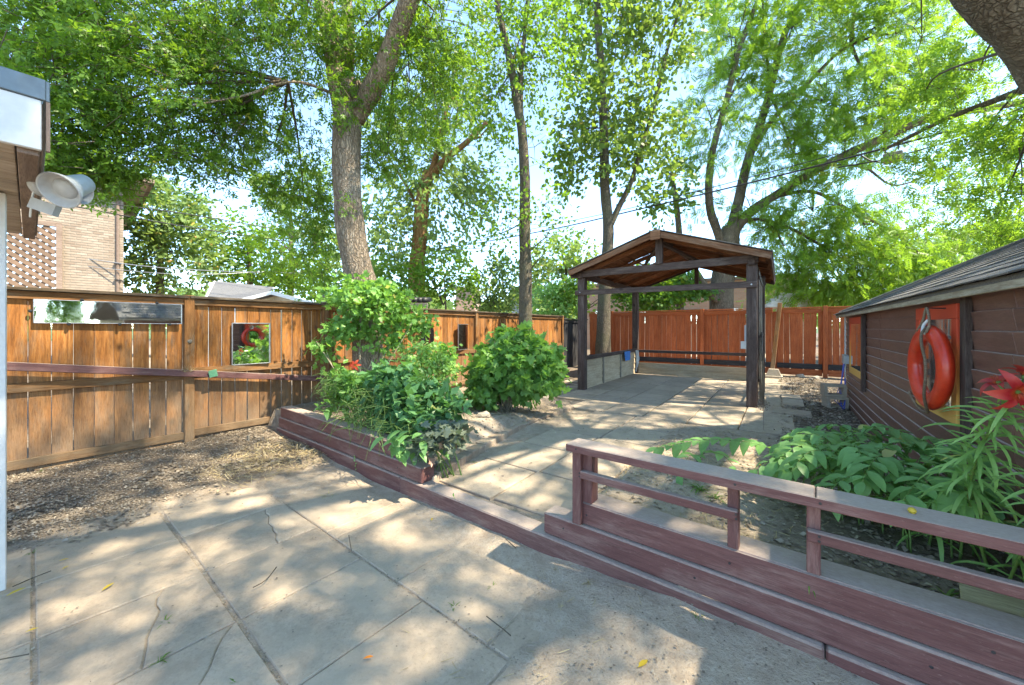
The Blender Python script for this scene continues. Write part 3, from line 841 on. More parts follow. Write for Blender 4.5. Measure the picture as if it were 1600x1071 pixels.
pb('king_post', V(RX, yf - .13, 2.64), V(RX, yf - .13, 3.16), .13, .07, V(0, -1, 0))
pb('king_post', V(RX, yb + .1, 2.62), V(RX, yb + .1, 3.16), .10, .06, V(0, -1, 0))
pb('ridge_beam', V(RX, 7.3, 3.17), V(RX, 11.6, 3.15), .045, .12, V(0, 0, 1))
for s_ in (-1, 1):
    pb('brace', V(RX + .04 * s_, yf - .05, 3.02), V(RX + .62 * s_, yf + .9, 2.72), .06, .05, V(0, -1, .4))
# rafters and sheathing
def slope(s_, d, y, dz=0):   # point on the roof slope: d metres down from the ridge
    k = d / math.hypot(ex, RZ - ez)
    return V(RX + s_ * ex * k, y, RZ - (RZ - ez) * k + dz - .02)
SL = math.hypot(ex, RZ - ez)
nrmR = lambda s_: V(s_ * (RZ - ez), 0, ex).normalized()
for s_ in (-1, 1):
    for y in (7.6, 8.5, 9.4, 10.3, 11.3):
        pb('rafter', slope(s_, .03, y, -.075), slope(s_, SL - .05, y, -.075), .04, .085, nrmR(s_), 'pergola_roof')
    nb = 11
    for i in range(nb):
        d = (i + .5) * SL / nb
        segs = [(7.26, 11.62)]
        if s_ < 0 and i in (3, 4, 5): segs = [(7.26, 8.55), (9.9, 11.62)]
        if s_ < 0 and i == 6: segs = [(7.26, 9.05), (9.6, 11.62)]
        for a, b in segs:
            dz = rnd.uniform(-.004, .002)
            pb('roof_board', slope(s_, d, a, dz), slope(s_, d, b, dz), SL / nb - rnd.uniform(.004, .012), .018, nrmR(s_), 'pergola_roof', .002)
    # shingle skin over the boards
    for i, (d0, d1, ya, yb_) in enumerate([(-.0, .48, 7.2, 11.68), (.48, 1.12, 7.2, 8.62), (.48, 1.12, 9.85, 11.68), (1.12, SL + .05, 7.2, 11.68)] if s_ < 0 else [(0, SL + .05, 7.2, 11.68)]):
        dm = (d0 + d1) / 2
        board('roofing', pg, slope(s_, dm, ya, .022), slope(s_, dm, yb_, .022), d1 - d0 - .002, .014, nrmR(s_), M['shingle'], .002)
    # exposed battens across the hole
    if s_ < 0:
        pb('batten', slope(-1, .85, 8.45, -.01), slope(-1, .85, 10.0, -.01), .05, .02, nrmR(-1), 'greywood')
    # rake board on the front gable and eave board
    pb('rake_board', slope(s_, -.0, 7.235, -.055), slope(s_, SL + .03, 7.235, -.050), .105, .03, V(0, -1, 0), 'rake')
    pb('rake_board', slope(s_, -.0, 11.64, -.055), slope(s_, SL + .03, 11.64, -.055), .12, .03, V(0, -1, 0), 'pergola')
    pb('eave_board', slope(s_, SL + .02, 7.28, -.05), slope(s_, SL + .02, 11.6, -.05), .10, .025, V(s_, 0, 0), 'pergola')
MB().box((RX, 7.205, 3.13), (.17, .03, .17)).build('gusset', M['rake'], pg)
# low side walls
pb('top_rail', V(xl + .02, yf + .08, .79), V(xl + .02, yb - .08, .79), .085, .06, V(1, 0, 0))
pb('top_rail', V(xl + .08, yb + .02, .765), V(xr - .08, yb + .02, .765), .08, .06, V(0, -1, 0))
for k in range(4):
    z = .20 + k * .155
    board('siding_board', pg, V(xl + .0, yf + .08, z), V(xl + .0, yb - .08, z), .165, .020, V(1, 0, .14), M['cream'], .002)
for k in range(2):
    z = .195 + k * .155
    board('siding_board', pg, V(xl + .08, yb, z), V(xr - .08, yb, z), .165, .020, V(0, -1, .14), M['cream'], .002)
for y in (8.75, 9.95): pb('stile', V(xl + .025, y, .13), V(xl + .025, y, .75), .06, .03, V(1, 0, 0), 'greywood')
# broken screen on the right side
for i in range(9):
    y = 7.78 + i * .165; zt = 2.45 - rnd.uniform(0, .05); zb = rnd.uniform(.15, .5) if i > 2 else rnd.uniform(.14, .2)
    board('screen_slat', pg, V(xr + .09 + rnd.uniform(-.01, .015), y, zb), V(xr + .09, y, zt), .05, .012, V(1, 0, 0), M['greywood' if i % 3 else 'pergola'], .002)
for z in (.55, 1.3, 2.3): pb('screen_rail', V(xr + .10, 7.72, z), V(xr + .10, 9.32, z), .05, .02, V(1, 0, 0), 'pergola')
for i in range(5):
    y = 7.76 + i * .05
    board('screen_slat', pg, V(xr + .12 + .01 * i, y, .13), V(xr + .10 + rnd.uniform(-.02, .04), y + .05, .75 + rnd.uniform(-.2, .3)), .045, .012, V(1, .3, 0), M['greywood'], .002)
board('dark_panel', pg, V(xr + .13, 7.85, 1.12), V(xr + .13, 8.25, 1.12), .5, .012, V(1, 0, 0), M['blackfence'], .002)
# weatherproof socket inside
t = empty('socket_box', (xr - .12, 8.4, 1.2), 'small white weatherproof socket hung inside the shelter by the right post', 'socket')
MB().box((xr - .10, yf + .30, 1.28), (.055, .05, .42)).build('conduit', M['plasticgrey'], t); MB().box((xr - .13, yf + .28, 1.14), (.10, .07, .13)).build('box', M['white'], t)
# blue cloth hanging at the corner
q = MB()
for i in range(7):
    a0 = i / 6 * .30; a1 = (i + 1) / 6 * .30
    q.poly([(xl + .075 + .012 * math.sin(i * 2.1), 10.1 + a0 * 1.3, .80), (xl + .075 + .012 * math.sin((i + 1) * 2.1), 10.1 + a1 * 1.3, .80), (xl + .095 + .015 * math.sin((i + 1) * 1.7), 10.1 + a1 * 1.3, .56), (xl + .095 + .015 * math.sin(i * 1.7), 10.1 + a0 * 1.3, .56)])
q.build('blue_cloth', M['blue'], label='bright blue cloth hung over the low side rail of the shelter', cat='cloth')
q = MB()
for i in range(4):
    q.tube([(xl + .12 + .02 * i, 10.95, .80), (xl + .13 + .02 * i, 10.97 + .01 * i, .55), (xl + .12 + .015 * i, 10.95, .2 + .06 * i)], .012, 5)
q.build('white_rope', M['white'], label='bundle of white rope hanging in the corner of the shelter', cat='rope')

# ------------------------------------------------------------------ shed
SX = .93
sh = empty('shed', (SX, 5, .1), 'low dark maroon clapboard shed with a grey shingle roof', 'shed')
exp_ = .112
def shed_rows(y0, y1):
    for k in range(15):
        z = .085 + exp_ * (k + .5)
        if z > 1.69: break
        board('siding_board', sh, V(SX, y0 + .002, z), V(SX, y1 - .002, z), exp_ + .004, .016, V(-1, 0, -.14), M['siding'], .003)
shed_rows(1.9, 2.9); shed_rows(2.9, 5.95); shed_rows(5.95, 8.72)
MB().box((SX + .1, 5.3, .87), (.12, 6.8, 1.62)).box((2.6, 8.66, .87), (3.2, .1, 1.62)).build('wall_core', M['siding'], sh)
for k in range(15):
    z = .085 + exp_ * (k + .5)
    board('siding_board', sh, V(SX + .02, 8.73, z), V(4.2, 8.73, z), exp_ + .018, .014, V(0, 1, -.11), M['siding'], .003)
board('corner_trim', sh, V(SX - .018, 8.75, .10), V(SX - .018, 8.75, 1.68), .05, .02, V(-1, 0, 0), M['white'], .002)
board('trim_board', sh, V(SX - .022, 3.44, .75), V(SX - .022, 3.44, 1.66), .09, .03, V(-1, 0, 0), M['pergola'], .002)
# roof: slope .5 rising away from the yard
EX, EZ, rs = .815, 1.685, .50
ridge_x = EX + 2.6
sl = lambda x, y, dz=0: V(x, y, EZ + (x - EX) * rs + dz)
nR = V(-rs, 0, 1).normalized(); dR = V(1, 0, rs).normalized()
roof = MB()
roof.v = [sl(EX, 1.8, -.005), sl(EX, 9.05, -.005), sl(ridge_x, 9.05, -.005), sl(ridge_x, 1.8, -.005), sl(EX, 1.8, -.03), sl(EX, 9.05, -.03), sl(ridge_x, 9.05, -.03), sl(ridge_x, 1.8, -.03), V(ridge_x * 2 - EX, 1.8, EZ - .01), V(ridge_x * 2 - EX, 9.05, EZ - .01)]
roof.f = [(0, 3, 2, 1), (4, 5, 6, 7), (0, 4, 7, 3), (1, 2, 6, 5), (0, 1, 5, 4), (3, 8, 9, 2)]
rfo = roof.build('roof', M['shingle'], sh)
board('fascia', sh, V(EX + .012, 1.8, EZ - .040), V(EX + .012, 9.03, EZ - .040), .052, .022, V(-1, 0, 0), M['fascia'], .003)
board('rake_board', sh, sl(EX, 9.06, -.03), sl(ridge_x, 9.06, -.03), .07, .025, V(0, 1, 0), M['fascia'], .003)
board('rake_batten', sh, sl(EX + .02, 8.8, .030), sl(ridge_x, 8.2, .030), .03, .012, nR, M['fascia'], .002)
# gable end above the far wall
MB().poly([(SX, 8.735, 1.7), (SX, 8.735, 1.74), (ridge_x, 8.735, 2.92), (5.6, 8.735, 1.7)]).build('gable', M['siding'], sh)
# shingle tabs: courses of tabs, real edges
exp_s, tabw = .145, .30
tabs = []
ncs = int(2.55 / math.cos(math.atan(rs)) / exp_s)
for cI in range(ncs):
    d = cI * exp_s; y = 1.8 + rnd.uniform(0, .2)
    while y < 9.02:
        tabs.append((cI, d, y)); y += tabw
def tab_key(t_):
    p = sl(EX, t_[2]) + dR * t_[1]
    X = p.x * cY + p.y * sY; D = -p.x * sY + p.y * cY
    inview = D > .3 and X / D < 1.36
    return (0 if inview else 1, (p - V(0, 0, EYE)).length)
tabs.sort(key=tab_key)
tabme = [box(exp_s + .05, tabw - .008, .007, M['shingle'], 0) for _ in range(1)]
mass = MB()
for i, (cI, d, y) in enumerate(tabs):
    p = sl(EX, y + tabw / 2, .0) + dR * (d + exp_s / 2 - .01) + nR * (.0075 + .001 * rnd.random())
    Mx = basis(p, dR + nR * -.035 * (1 + .5 * rnd.random()), nR)
    if i < 300:
        ob('shingle', tabme[0], sh, Mx)
    else:
        b = len(mass.v)
        for dx in (-.5, .5):
            for dy in (-.5, .5):
                for dz in (-.5, .5): mass.v.append(Mx @ V(dx * (exp_s + .05), dy * (tabw - .008), dz * .007))
        for qf in ((0, 1, 3, 2), (4, 6, 7, 5), (0, 4, 5, 1), (2, 3, 7, 6), (1, 5, 7, 3)): mass.f.append(tuple(b + k for k in qf))
mass.build('shingle_courses', M['shingle'], sh, kind='stuff')

def framed(name, yc, zc, w, hgt, fw, label, x=SX - .028, mats='frame', leanx=.0, trim=False):
    t = empty(name, (x, yc, zc), label, 'mirror')
    for (a, b) in (((-w / 2, hgt / 2 - fw / 2), (w / 2, hgt / 2 - fw / 2)), ((-w / 2, -hgt / 2 + fw / 2), (w / 2, -hgt / 2 + fw / 2))):
        board('frame', t, V(x, yc + a[0], zc + a[1]), V(x, yc + b[0], zc + b[1]), fw, .025, V(-1, 0, 0), M[mats], .003)
    for s_ in (-1, 1):
        board('frame', t, V(x, yc + s_ * (w / 2 - fw / 2), zc - hgt / 2 + fw + .001), V(x, yc + s_ * (w / 2 - fw / 2), zc + hgt / 2 - fw - .001), fw, .025, V(-1, 0, 0), M[mats], .003)
    ob('glass', box(.006, w - 2 * fw + .006, hgt - 2 * fw + .006, M['mirror'], .001), t, Matrix.Translation((x - .004, yc, zc)))
    return t
framed('framed_mirror', 3.96, 1.22, .88, .76, .095, 'mirror in a red to yellow frame on the shed behind the life ring')
t = framed('framed_mirror', 7.50, 1.17, 1.15, .86, .10, 'mirror in an orange frame near the far end of the shed wall')
board('trim_board', t, V(SX - .035, 6.85, .60), V(SX - .035, 6.85, 1.66), .10, .04, V(-1, 0, 0), M['pergola'], .003)

# life ring
RC = V(.812, 3.70, 1.185)
t = empty('life_ring', RC, 'faded red life ring hung by a brown rope on the shed wall', 'life ring')
Rr, rt = .226, .054
vs, fs = [], []
NU, NV = 64, 20
TURN = Matrix.Rotation(R(5), 3, 'Z')
for i in range(NU):
    a = 2 * math.pi * i / NU
    for j in range(NV):
        b = 2 * math.pi * j / NV
        k = 1 + .012 * noise.noise(V(math.cos(a) * 3, math.sin(a) * 3, math.cos(b) * 2))
        rr = Rr + rt * math.cos(b) * k
        seam = .004 * math.exp(-((math.cos(b) - 1) / .003) ** 2)
        x_ = rt * .74 * math.sin(b) * k
        g = .0025 if min(abs(((a - s0 + math.pi) % (2 * math.pi)) - math.pi) for s0 in (0, .06, .12, math.pi, math.pi + .06, math.pi - .06)) < .03 else 0
        rr += seam - g * math.cos(b)
        vs.append(RC + TURN @ V(-x_, rr * math.cos(a), rr * math.sin(a)))
fs = [((i * NV + j), ((i + 1) % NU * NV + j), ((i + 1) % NU * NV + (j + 1) % NV), (i * NV + (j + 1) % NV)) for i in range(NU) for j in range(NV)]
ob('ring', mesh('ring', vs, fs, M['ring'], True), t)
# grab rope loosely round it and hanging loop to a nail
def ang(a, r, dx): return RC + TURN @ V(-dx * .72, r * math.cos(a), r * math.sin(a))
rp = [ang(R(98), .27, .035), ang(R(110), .235, .085), ang(R(130), .19, .10), ang(R(165), .17, .095), ang(R(200), .175, .095), ang(R(232), .215, .09), ang(R(250), .265, .06), ang(R(262), .30, .03), ang(R(285), .305, .03), ang(R(300), .285, .05), ang(R(312), .25, .07)]
v_, f_ = tube_data(catmull(rp, 6), .0085, 7); ob('grab_rope', mesh('grab_rope', v_, f_, M['rope'], True), t)
nail = RC + V(.085, .02, .40)
v_, f_ = tube_data(catmull([ang(R(112), .25, .06), ang(R(104), .30, .03), RC + V(-.03, .01, .36) + V(.02, 0, .035), ang(R(80), .31, .02), ang(R(72), .25, .05)], 6), .008, 6)
ob('hanging_rope', mesh('hanging_rope', v_, f_, M['rope'], True), t)
MB().tube([RC + V(.09, .01, .39), RC + V(-.008, .01, .395)], .004, 6).build('nail', M['darkmetal'], t)
v_, f_ = tube_data(catmull([ang(R(100), .24, .062), ang(R(92), .28, .04), ang(R(96), .315, .02)], 5), .010, 6); ob('white_tie', mesh('white_tie', v_, f_, M['white'], True), t)
# blank faded label patches on the ring
for a0, a1, b0, b1 in ((R(92), R(108), .9, 1.6), ):
    vs, fs = [], []
    for i in range(6):
        for j in range(5):
            a = a0 + (a1 - a0) * i / 5; b = b0 + (b1 - b0) * j / 4
            rr = Rr + (rt + .0015) * math.cos(b); vs.append(RC + TURN @ V(-(rt * .74 + .0015) * math.sin(b), rr * math.cos(a), rr * math.sin(a)))
    for i in range(5):
        for j in range(4): fs.append((i * 5 + j, i * 5 + j + 1, (i + 1) * 5 + j + 1, (i + 1) * 5 + j))
    ob('faded_sticker', mesh('faded_sticker', vs, fs, M['white'], True), t)

# junction box with blue lead on the shed corner
t = empty('junction_box', (SX - .03, 8.5, .9), 'grey electrical box with a blue lead on the shed corner', 'electrical box')
MB().box((SX - .04, 8.62, .92), (.06, .15, .14)).build('box', M['plasticgrey'], t)
MB().box((SX - .05, 8.35, .92), (.08, .20, .13)).build('box', M['plasticgrey'], t)
q = MB()
bl = plain('blue_lead', (.03, .08, .45), .4)
for i in range(3):
    q.tube(catmull([(SX - .06, 8.4 + .08 * i, .86), (SX - .10, 8.42 + .06 * i, .5), (SX - .12 - .03 * i, 8.30 + .1 * i, .22), (SX - .10, 8.1 + .15 * i, .14 + .02 * i), (SX - .06, 8.35, .30), (SX - .05, 8.45 + .04 * i, .6)], 5), .006, 5)
q.build('lead', bl, t)

def cinder(x, y, z, rz, label):
    t = empty('cinder_block', (x, y, z), label, 'cinder block', 'cinder blocks by the shed corner')
    Rm = Matrix.Rotation(rz, 3, 'Z'); c0 = V(x, y, z)
    q = MB(); L, Wd, H = .30, .19, .20
    for (dx, dz, sx_, sz_) in ((0, .02, L, .04), (0, H - .02, L, .04), (-L / 2 + .022, H / 2, .044, H - .08), (L / 2 - .022, H / 2, .044, H - .08)):
        q.box(c0 + Rm @ V(dx, 0, dz), (sx_, Wd, sz_), Rm)
    q.build('block', M['block'], t)
cinder(.74, 8.34, .10, .35, 'lower cinder block of the pair by the shed corner'); cinder(.72, 8.36, .302, .22, 'upper hollow cinder block stacked by the shed corner')

# ------------------------------------------------------------------ porch roof at the left with its flood lamp
H1, H2 = -E1, E2             # along the soffit (away to the left) and along the fascia
F0 = V(-2.575, .19, 0)
pr = empty('porch_roof', (F0.x, F0.y, 2.2), 'white fascia porch roof corner with dark metal flashing and plank soffit', 'porch roof')
def hx(a, b, z): return F0 + H1 * a - H2 * b + V(0, 0, z)
board('fascia', pr, hx(.0, .0, 2.305), hx(0, 2.2, 2.305), .21, .025, -H1, M['white'], .003)
board('flashing', pr, hx(-.012, -.012, 2.455), hx(-.012, 2.2, 2.455), .088, .018, -H1, M['greymetal'], .003)
board('flashing', pr, hx(-.012, -.014, 2.455), hx(2.6, -.014, 2.455), .088, .018, H2, M['greymetal'], .003)
board('corner_strip', pr, hx(-.004, -.018, 2.20), hx(-.004, -.018, 2.41), .02, .012, H2, M['trimbrown'], .001)
board('end_trim', pr, hx(.015, -.005, 2.235), hx(2.55, -.005, 2.235), .02, .30 * .5, V(0, 0, 1), M['trimbrown'], .002) if False else None
board('end_trim', pr, hx(.02, .035, 2.195), hx(2.50, .035, 2.195), .06, .03, V(0, 0, -1), M['trimbrown'], .003)
board('end_fascia', pr, hx(.02, .005, 2.31), hx(2.50, .005, 2.31), .20, .02, H2, M['trimbrown'], .003)
for i in range(20):
    board('soffit_board', pr, hx(.09 + i * .122, .07, 2.212 + rnd.uniform(-.002, .002)), hx(.09 + i * .122, 2.2, 2.212), .116, .014, V(0, 0, -1), M['soffit'], .003)
MB().box(F0 + H1 * 1.27 - H2 * 1.1 + V(0, 0, 2.45), (2.5, 2.15, .06), Matrix.Rotation(-.062, 3, 'Z')).build('deck', M['shingle_grey'], pr)
po = at(-3, 500, 2.10); po.z = 1.05
board('white_post', None, V(po.x - .052, po.y - .02, 0), V(po.x - .052, po.y - .02, 2.19), .10, .10, H2, M['white'], .004, label='edge of the white porch post at the far left', cat='post')
# twin flood lamp
fl = empty('flood_light', at(75, 300, 1.95), 'grey twin outdoor flood lamp fixed under the porch roof', 'flood lamp')
def bell(c_, d, r, L, part='lamp_head'):
    d = d.normalized()
    Mx = d.to_track_quat('Z', 'Y').to_matrix().to_4x4(); Mx.translation = c_
    prof = [(0, -L), (r * .35, -L), (r * .52, -L * .92), (r * .60, -L * .55), (r * .66, -L * .35), (r * .9, -.12 * L), (r, 0), (r * .96, .004), (r * .90, 0), (r * .78, -L * .18), (r * .55, -L * .22)]
    o = ob(part, mesh(part, *_lm(prof, Mx), M['plasticgrey'], True), fl)
    Mb = Mx.copy()
    lens = MB().lathe([(0, -L * .10), (r * .42, -L * .11), (r * .50, -L * .17), (r * .56, -L * .215), (r * .56, -L * .30), (0, -L * .30)], Mb, 24)
    ob('bulb', mesh('bulb', lens.v, lens.f, M['plasticgrey'], True), o)
def _lm(prof, Mx):
    q = MB().lathe(prof, Mx, 28); return q.v, q.f
right, fwd = V(cY, sY, 0), V(-sY, cY, 0)
bell(at(92, 298, 1.88), V(0, 0, -.55) - fwd * .85 + right * .12, .088, .17)
bell(at(131, 302, 2.02), right * 1.0 - V(0, 0, .22) + fwd * .25, .060, .17)
b0 = at(62, 290, 1.98)
MB().lathe([(0, 0), (.055, 0), (.058, .02), (.05, .04), (0, .045)], Matrix.Translation(b0) @ right.to_track_quat('Z', 'Y').to_matrix().to_4x4(), 20).build('base_plate', M['plasticgrey'], fl, True)
MB().tube([b0, at(76, 285, 1.98), at(88, 283, 1.97)], .022, 10).tube([b0, at(85, 280, 2.02), at(112, 285, 2.04)], .022, 10).build('arm', M['plasticgrey'], fl, True)
MB().box(at(70, 324, 1.95), (.11, .035, .055), Matrix.Rotation(YAW + .2, 3, 'Z') @ Matrix.Rotation(.35, 3, 'Y')).build('sensor', M['plasticgrey'], fl)
MB().tube(catmull([at(52, 262, 1.95), at(56, 285, 1.95), at(50, 310, 1.95), at(47, 340, 1.96)], 4), .005, 6).build('cable', M['white'], fl, True)

# ------------------------------------------------------------------ neighbour's brick house
BC = at(193, 300, 12.0); BC.z = 0
bd = (right * .662 + fwd * .75).normalized()      # along the wall, away to the right
bn = V(bd.y, -bd.x, 0)                            # faces the yard
if bn.dot(V(0, 0, 0) - BC) < 0: bn = -bn
bh = empty('brick_house', BC, 'two storey buff brick house beyond the cedar fence with a lattice balcony', 'house')
Rb = Matrix((bd, bn.cross(bd) * -1, V(0, 0, 1))).transposed()
def bp(s_, o, z): return BC - bd * s_ + bn * o + V(0, 0, z)
def bbox(name, s0, s1, o0, o1, z0, z1, mat, parent=bh, bv=.004, **kw):
    Mx = basis(bp((s0 + s1) / 2, (o0 + o1) / 2, (z0 + z1) / 2), bd, V(0, 0, 1))
    return ob(name, box(abs(s1 - s0), abs(o1 - o0), z1 - z0, mat, bv), parent, Mx, **kw)
bbox('wall', 0, 1.27, -.25, 0, 0, 5.95, M['mortar']); bbox('wall', 1.272, 4.2, -.25, -.001, 4.42, 5.95, M['mortar'])
bbox('side_wall', -.001, .24, -8, -.252, 0, 5.95, M['mortar'])
bbox('soldier_course', 0, 4.2, .001, .02, 5.78, 5.95, M['brick_plain'])
bm1 = box(.205, .012, .062, M['brick'], .002)
cnt = 0; mass = MB()
rows = [(z, i) for i, z in enumerate(np.arange(2.28, 5.76, .0745))]
for z, i in rows:
    s_ = .0 if i % 2 else -.11
    while s_ < (4.0 if z > 4.42 else 1.24):
        s0, s1 = max(s_, .003), min(s_ + .207, 4.0 if z > 4.42 else 1.27)
        if s1 - s0 > .04:
            if cnt < 300 and s1 - s0 > .2 and z > 2.9:
                Mx = basis(bp((s0 + s1) / 2, .003, z), bd, V(0, 0, 1)); ob('brick', bm1, bh, Mx); cnt += 1
            else:
                b = len(mass.v)
                for ds in (s0, s1):
                    for do in (-.003, .009):
                        for dz in (-.031, .031): mass.v.append(bp(ds, do, z + dz))
                for qf in ((0, 1, 3, 2), (4, 6, 7, 5), (0, 4, 5, 1), (2, 3, 7, 6), (0, 2, 6, 4), (1, 5, 7, 3)): mass.f.append(tuple(b + k for k in qf))
        s_ += .22
mass.build('brickwork', M['brick_plain'], bh, kind='stuff')
# eaves: soffit, fascia, roof
bbox('soffit', -.55, 4.4, -8.3, .45, 5.96, 5.99, M['soffit'])
bbox('gutter', -.58, 4.4, .45, .56, 5.99, 6.10, M['trimbrown']); bbox('gutter', -.66, -.56, -8.3, .56, 5.99, 6.10, M['trimbrown'])
q = MB(); a, b, c_, d = bp(-.6, .5, 6.1), bp(4.6, .5, 6.1), bp(4.6, -3.8, 7.7), bp(3.0, -3.8, 7.7)
q.poly([a, b, c_, d]); q.poly([bp(-.6, -8.3, 6.1), a, d]); q.build('roof', M['shingle_grey'], bh)
q = MB(); q.tube([bp(.13, .05, 5.93), bp(.13, .05, 5.6), bp(.13, .05, 0)], .042, 8); q.build('downpipe', M['trimbrown'], bh)
for z in (2.9, 3.4, 5.4): bbox('pipe_strap', .05, .21, .03, .10, z, z + .03, M['darkmetal'], bv=.002)
# lattice balcony screen
lt = empty('lattice_screen', bp(2.6, .3, 2.2), 'brown timber lattice screen beside the buff brick wall', 'lattice')
LO = .12
bbox('frame', 1.24, 1.36, LO - .05, LO + .05, 2.0, 4.42, M['trimbrown'], lt); bbox('frame', 1.36, 4.0, LO - .05, LO + .05, 4.30, 4.42, M['trimbrown'], lt)
bbox('frame', 1.36, 4.0, LO - .05, LO + .05, 2.0, 2.3, M['trimbrown'], lt)
latm = plain('lattice_stain', (.17, .105, .07), .8, nscale=6, vary=.12)
for k in range(-10, 34):
    for dr in (1, -1):
        # slats at 40 degrees clipped to the frame
        s0, z0, s1, z1 = 1.36, 2.3, 3.9, 4.30
        c0 = k * .19
        tt = math.tan(R(40)) * dr
        pts = []
        for s_ in (s0, s1):
            z = z0 + c0 - (0 if dr > 0 else -0) + tt * (s_ - s0) - (1.6 if dr > 0 else -.2)
            pts.append([s_, z])
        (sa, za), (sb, zb) = pts
        def clip(zl):
            return sa + (zl - za) / (zb - za) * (sb - sa)
        lo_, hi_ = sorted((clip(z0), clip(z1)))
        lo_, hi_ = max(lo_, s0), min(hi_, s1)
        if hi_ - lo_ < .08: continue
        f_ = lambda s_: za + (s_ - sa) / (sb - sa) * (zb - za)
        board('slat', lt, bp(lo_, LO + .012 * dr, f_(lo_)), bp(hi_, LO + .012 * dr, f_(hi_)), (.115 if dr > 0 else .10), .012, bn, latm, .001)
#bbox('balcony_wall', 1.3, 4.6, -2.2, -2.1, 2.0, 4.3, M['white'], bh)

# ------------------------------------------------------------------ garage beyond the fence
ga = empty('garage', at(405, 470, 11.5), 'small neighbour garage with a grey roof and white gable trim', 'garage')
gz = lambda px, py, D: at(px, py, D)
q = MB()
A, B, C_, D_ = gz(318, 470, 11.2), gz(334, 439, 12.2), gz(428, 449, 13.4), gz(400, 472, 11.5)
q.poly([A, D_, C_, B]); q.poly([A + V(0, 0, -.05), B + V(0, 0, -.05), C_ + V(0, 0, -.05), D_ + V(0, 0, -.05)]); q.build('roof', M['shingle_grey'], ga)
L0, P0, R0 = gz(378, 468, 10.6), gz(424, 456, 10.9), gz(492, 474, 10.2)
back = (fwd * .9 - right * .35).normalized() * 3
q = MB(); q.poly([L0, P0, P0 + back, L0 + back]); q.poly([P0, R0, R0 + back, P0 + back]); q.build('front_roof', M['shingle_grey'], ga)
for a, b in ((L0, P0), (P0, R0), (A, B)): board('fascia', ga, a + V(0, 0, -.03), b + V(0, 0, -.03), .10, .03, -fwd, M['white'], .002)
q = MB(); q.poly([L0 + V(0, 0, -.1) + fwd * .2, P0 + V(0, 0, -.1) + fwd * .2, R0 + V(0, 0, -.1) + fwd * .2, V(R0.x, R0.y, 0) + fwd * .2, V(L0.x, L0.y, 0) + fwd * .2]); q.build('gable_wall', M['cream'], ga)
q = MB(); q.poly([A + V(0, 0, -.06), B + V(0, 0, -.06), V(B.x, B.y, 0), V(A.x, A.y, 0)]); q.poly([A + V(0, 0, -.05) + fwd * .1, D_ + V(0, 0, -.05) + fwd * .1, V(D_.x, D_.y, 0), V(A.x, A.y, 0)]); q.build('wall', M['white'], ga)

# small slatted arbour roof beyond the fence, covered with dark rolls
ar = empty('arbour', at(648, 480, 9.0), 'weathered wood arbour top with dark round tiles beyond the fence', 'arbour')
for i in range(5):
    c0 = at(634 + i * 7.5, 468, 8.9 + .05 * i)
    q = MB(); q.tube([c0 - fwd * .1 - V(0, 0, .03), c0 + fwd * .5 + V(0, 0, .03)], .062, 10); q.build('roll', M['darkmetal'], ar, True)
board('beam', ar, at(628, 477, 8.8), at(668, 477, 8.8), .09, .08, -fwd, M['greywood']); board('beam', ar, at(628, 483, 9.2), at(668, 483, 9.2), .05, .08, -fwd, M['greywood'])
for px in (636, 664):
    a = at(px, 480, 8.9); board('post', ar, V(a.x, a.y, 0), a, .09, .09, -fwd, M['greywood'])

# far buildings
def slabhouse(name, px0, px1, D0, D1, pyt0, depth, mat, label, roof=None, rh=.0):
    a, b = at(px0, 500, D0), at(px1, 500, D1); z = EYE + (512 - pyt0) / 600 * (D0 + D1) / 2
    a.z = b.z = 0; d = (b - a).normalized(); n_ = V(-d.y, d.x, 0)
    if n_.dot(fwd) < 0: n_ = -n_
    t = empty(name, (a + b) / 2, label, 'building')
    c0 = (a + b) / 2 + n_ * depth / 2 + V(0, 0, z / 2)
    ob('wall', box((b - a).length, depth, z, mat, .01), t, basis(c0, d, V(0, 0, 1)))
    ob('roof_edge', box((b - a).length + .3, depth + .3, .16, M[roof or 'greywood'], .01), t, basis(c0 + V(0, 0, z / 2 + .083), d, V(0, 0, 1)))
    return t, a, b, d, n_, z
t, a, b, d, n_, z = slabhouse('brick_building', 905, 1262, 24, 19, 442, 8, M['farwall'], 'long low pinkish brick building behind the red fence', 'trimbrown')
for i in range(4):
    c0 = a.lerp(b, .12 + .22 * i) - n_ * .03; ob('window', box(1.3, .08, .8, M['mirror'], .005), t, basis(c0 + V(0, 0, 2.05), d, V(0, 0, 1)))
t, a, b, d, n_, z = slabhouse('pink_house', 712, 742, 26, 26, 452, 5, M['farwall'], 'narrow pinkish brick gable seen among the shrubs beyond the fence', 'white')
t, a, b, d, n_, z = slabhouse('white_outbuilding', 800, 832, 21, 21, 458, 3, M['white'], 'small pale outbuilding behind the thin grey trunk', 'greywood')
t = empty('white_lumber', at(1238, 470, 15.5), 'stack of white painted boards showing over the red fence', 'boards')
for i in range(5):
    a = at(1195 + 6 * i, 478 - 4.5 * i, 15.2); b = at(1268 - 3 * i, 479 - 4.0 * i, 15.6); board('plank', t, a, b, .11, .25, -fwd, M['white'], .004)
a = at(1200, 480, 15.4); board('trestle', t, V(a.x, a.y, 0), a, .1, .1, -fwd, M['greywood'])
a = at(1262, 480, 15.4); board('trestle', t, V(a.x, a.y, 0), a, .1, .1, -fwd, M['greywood'])

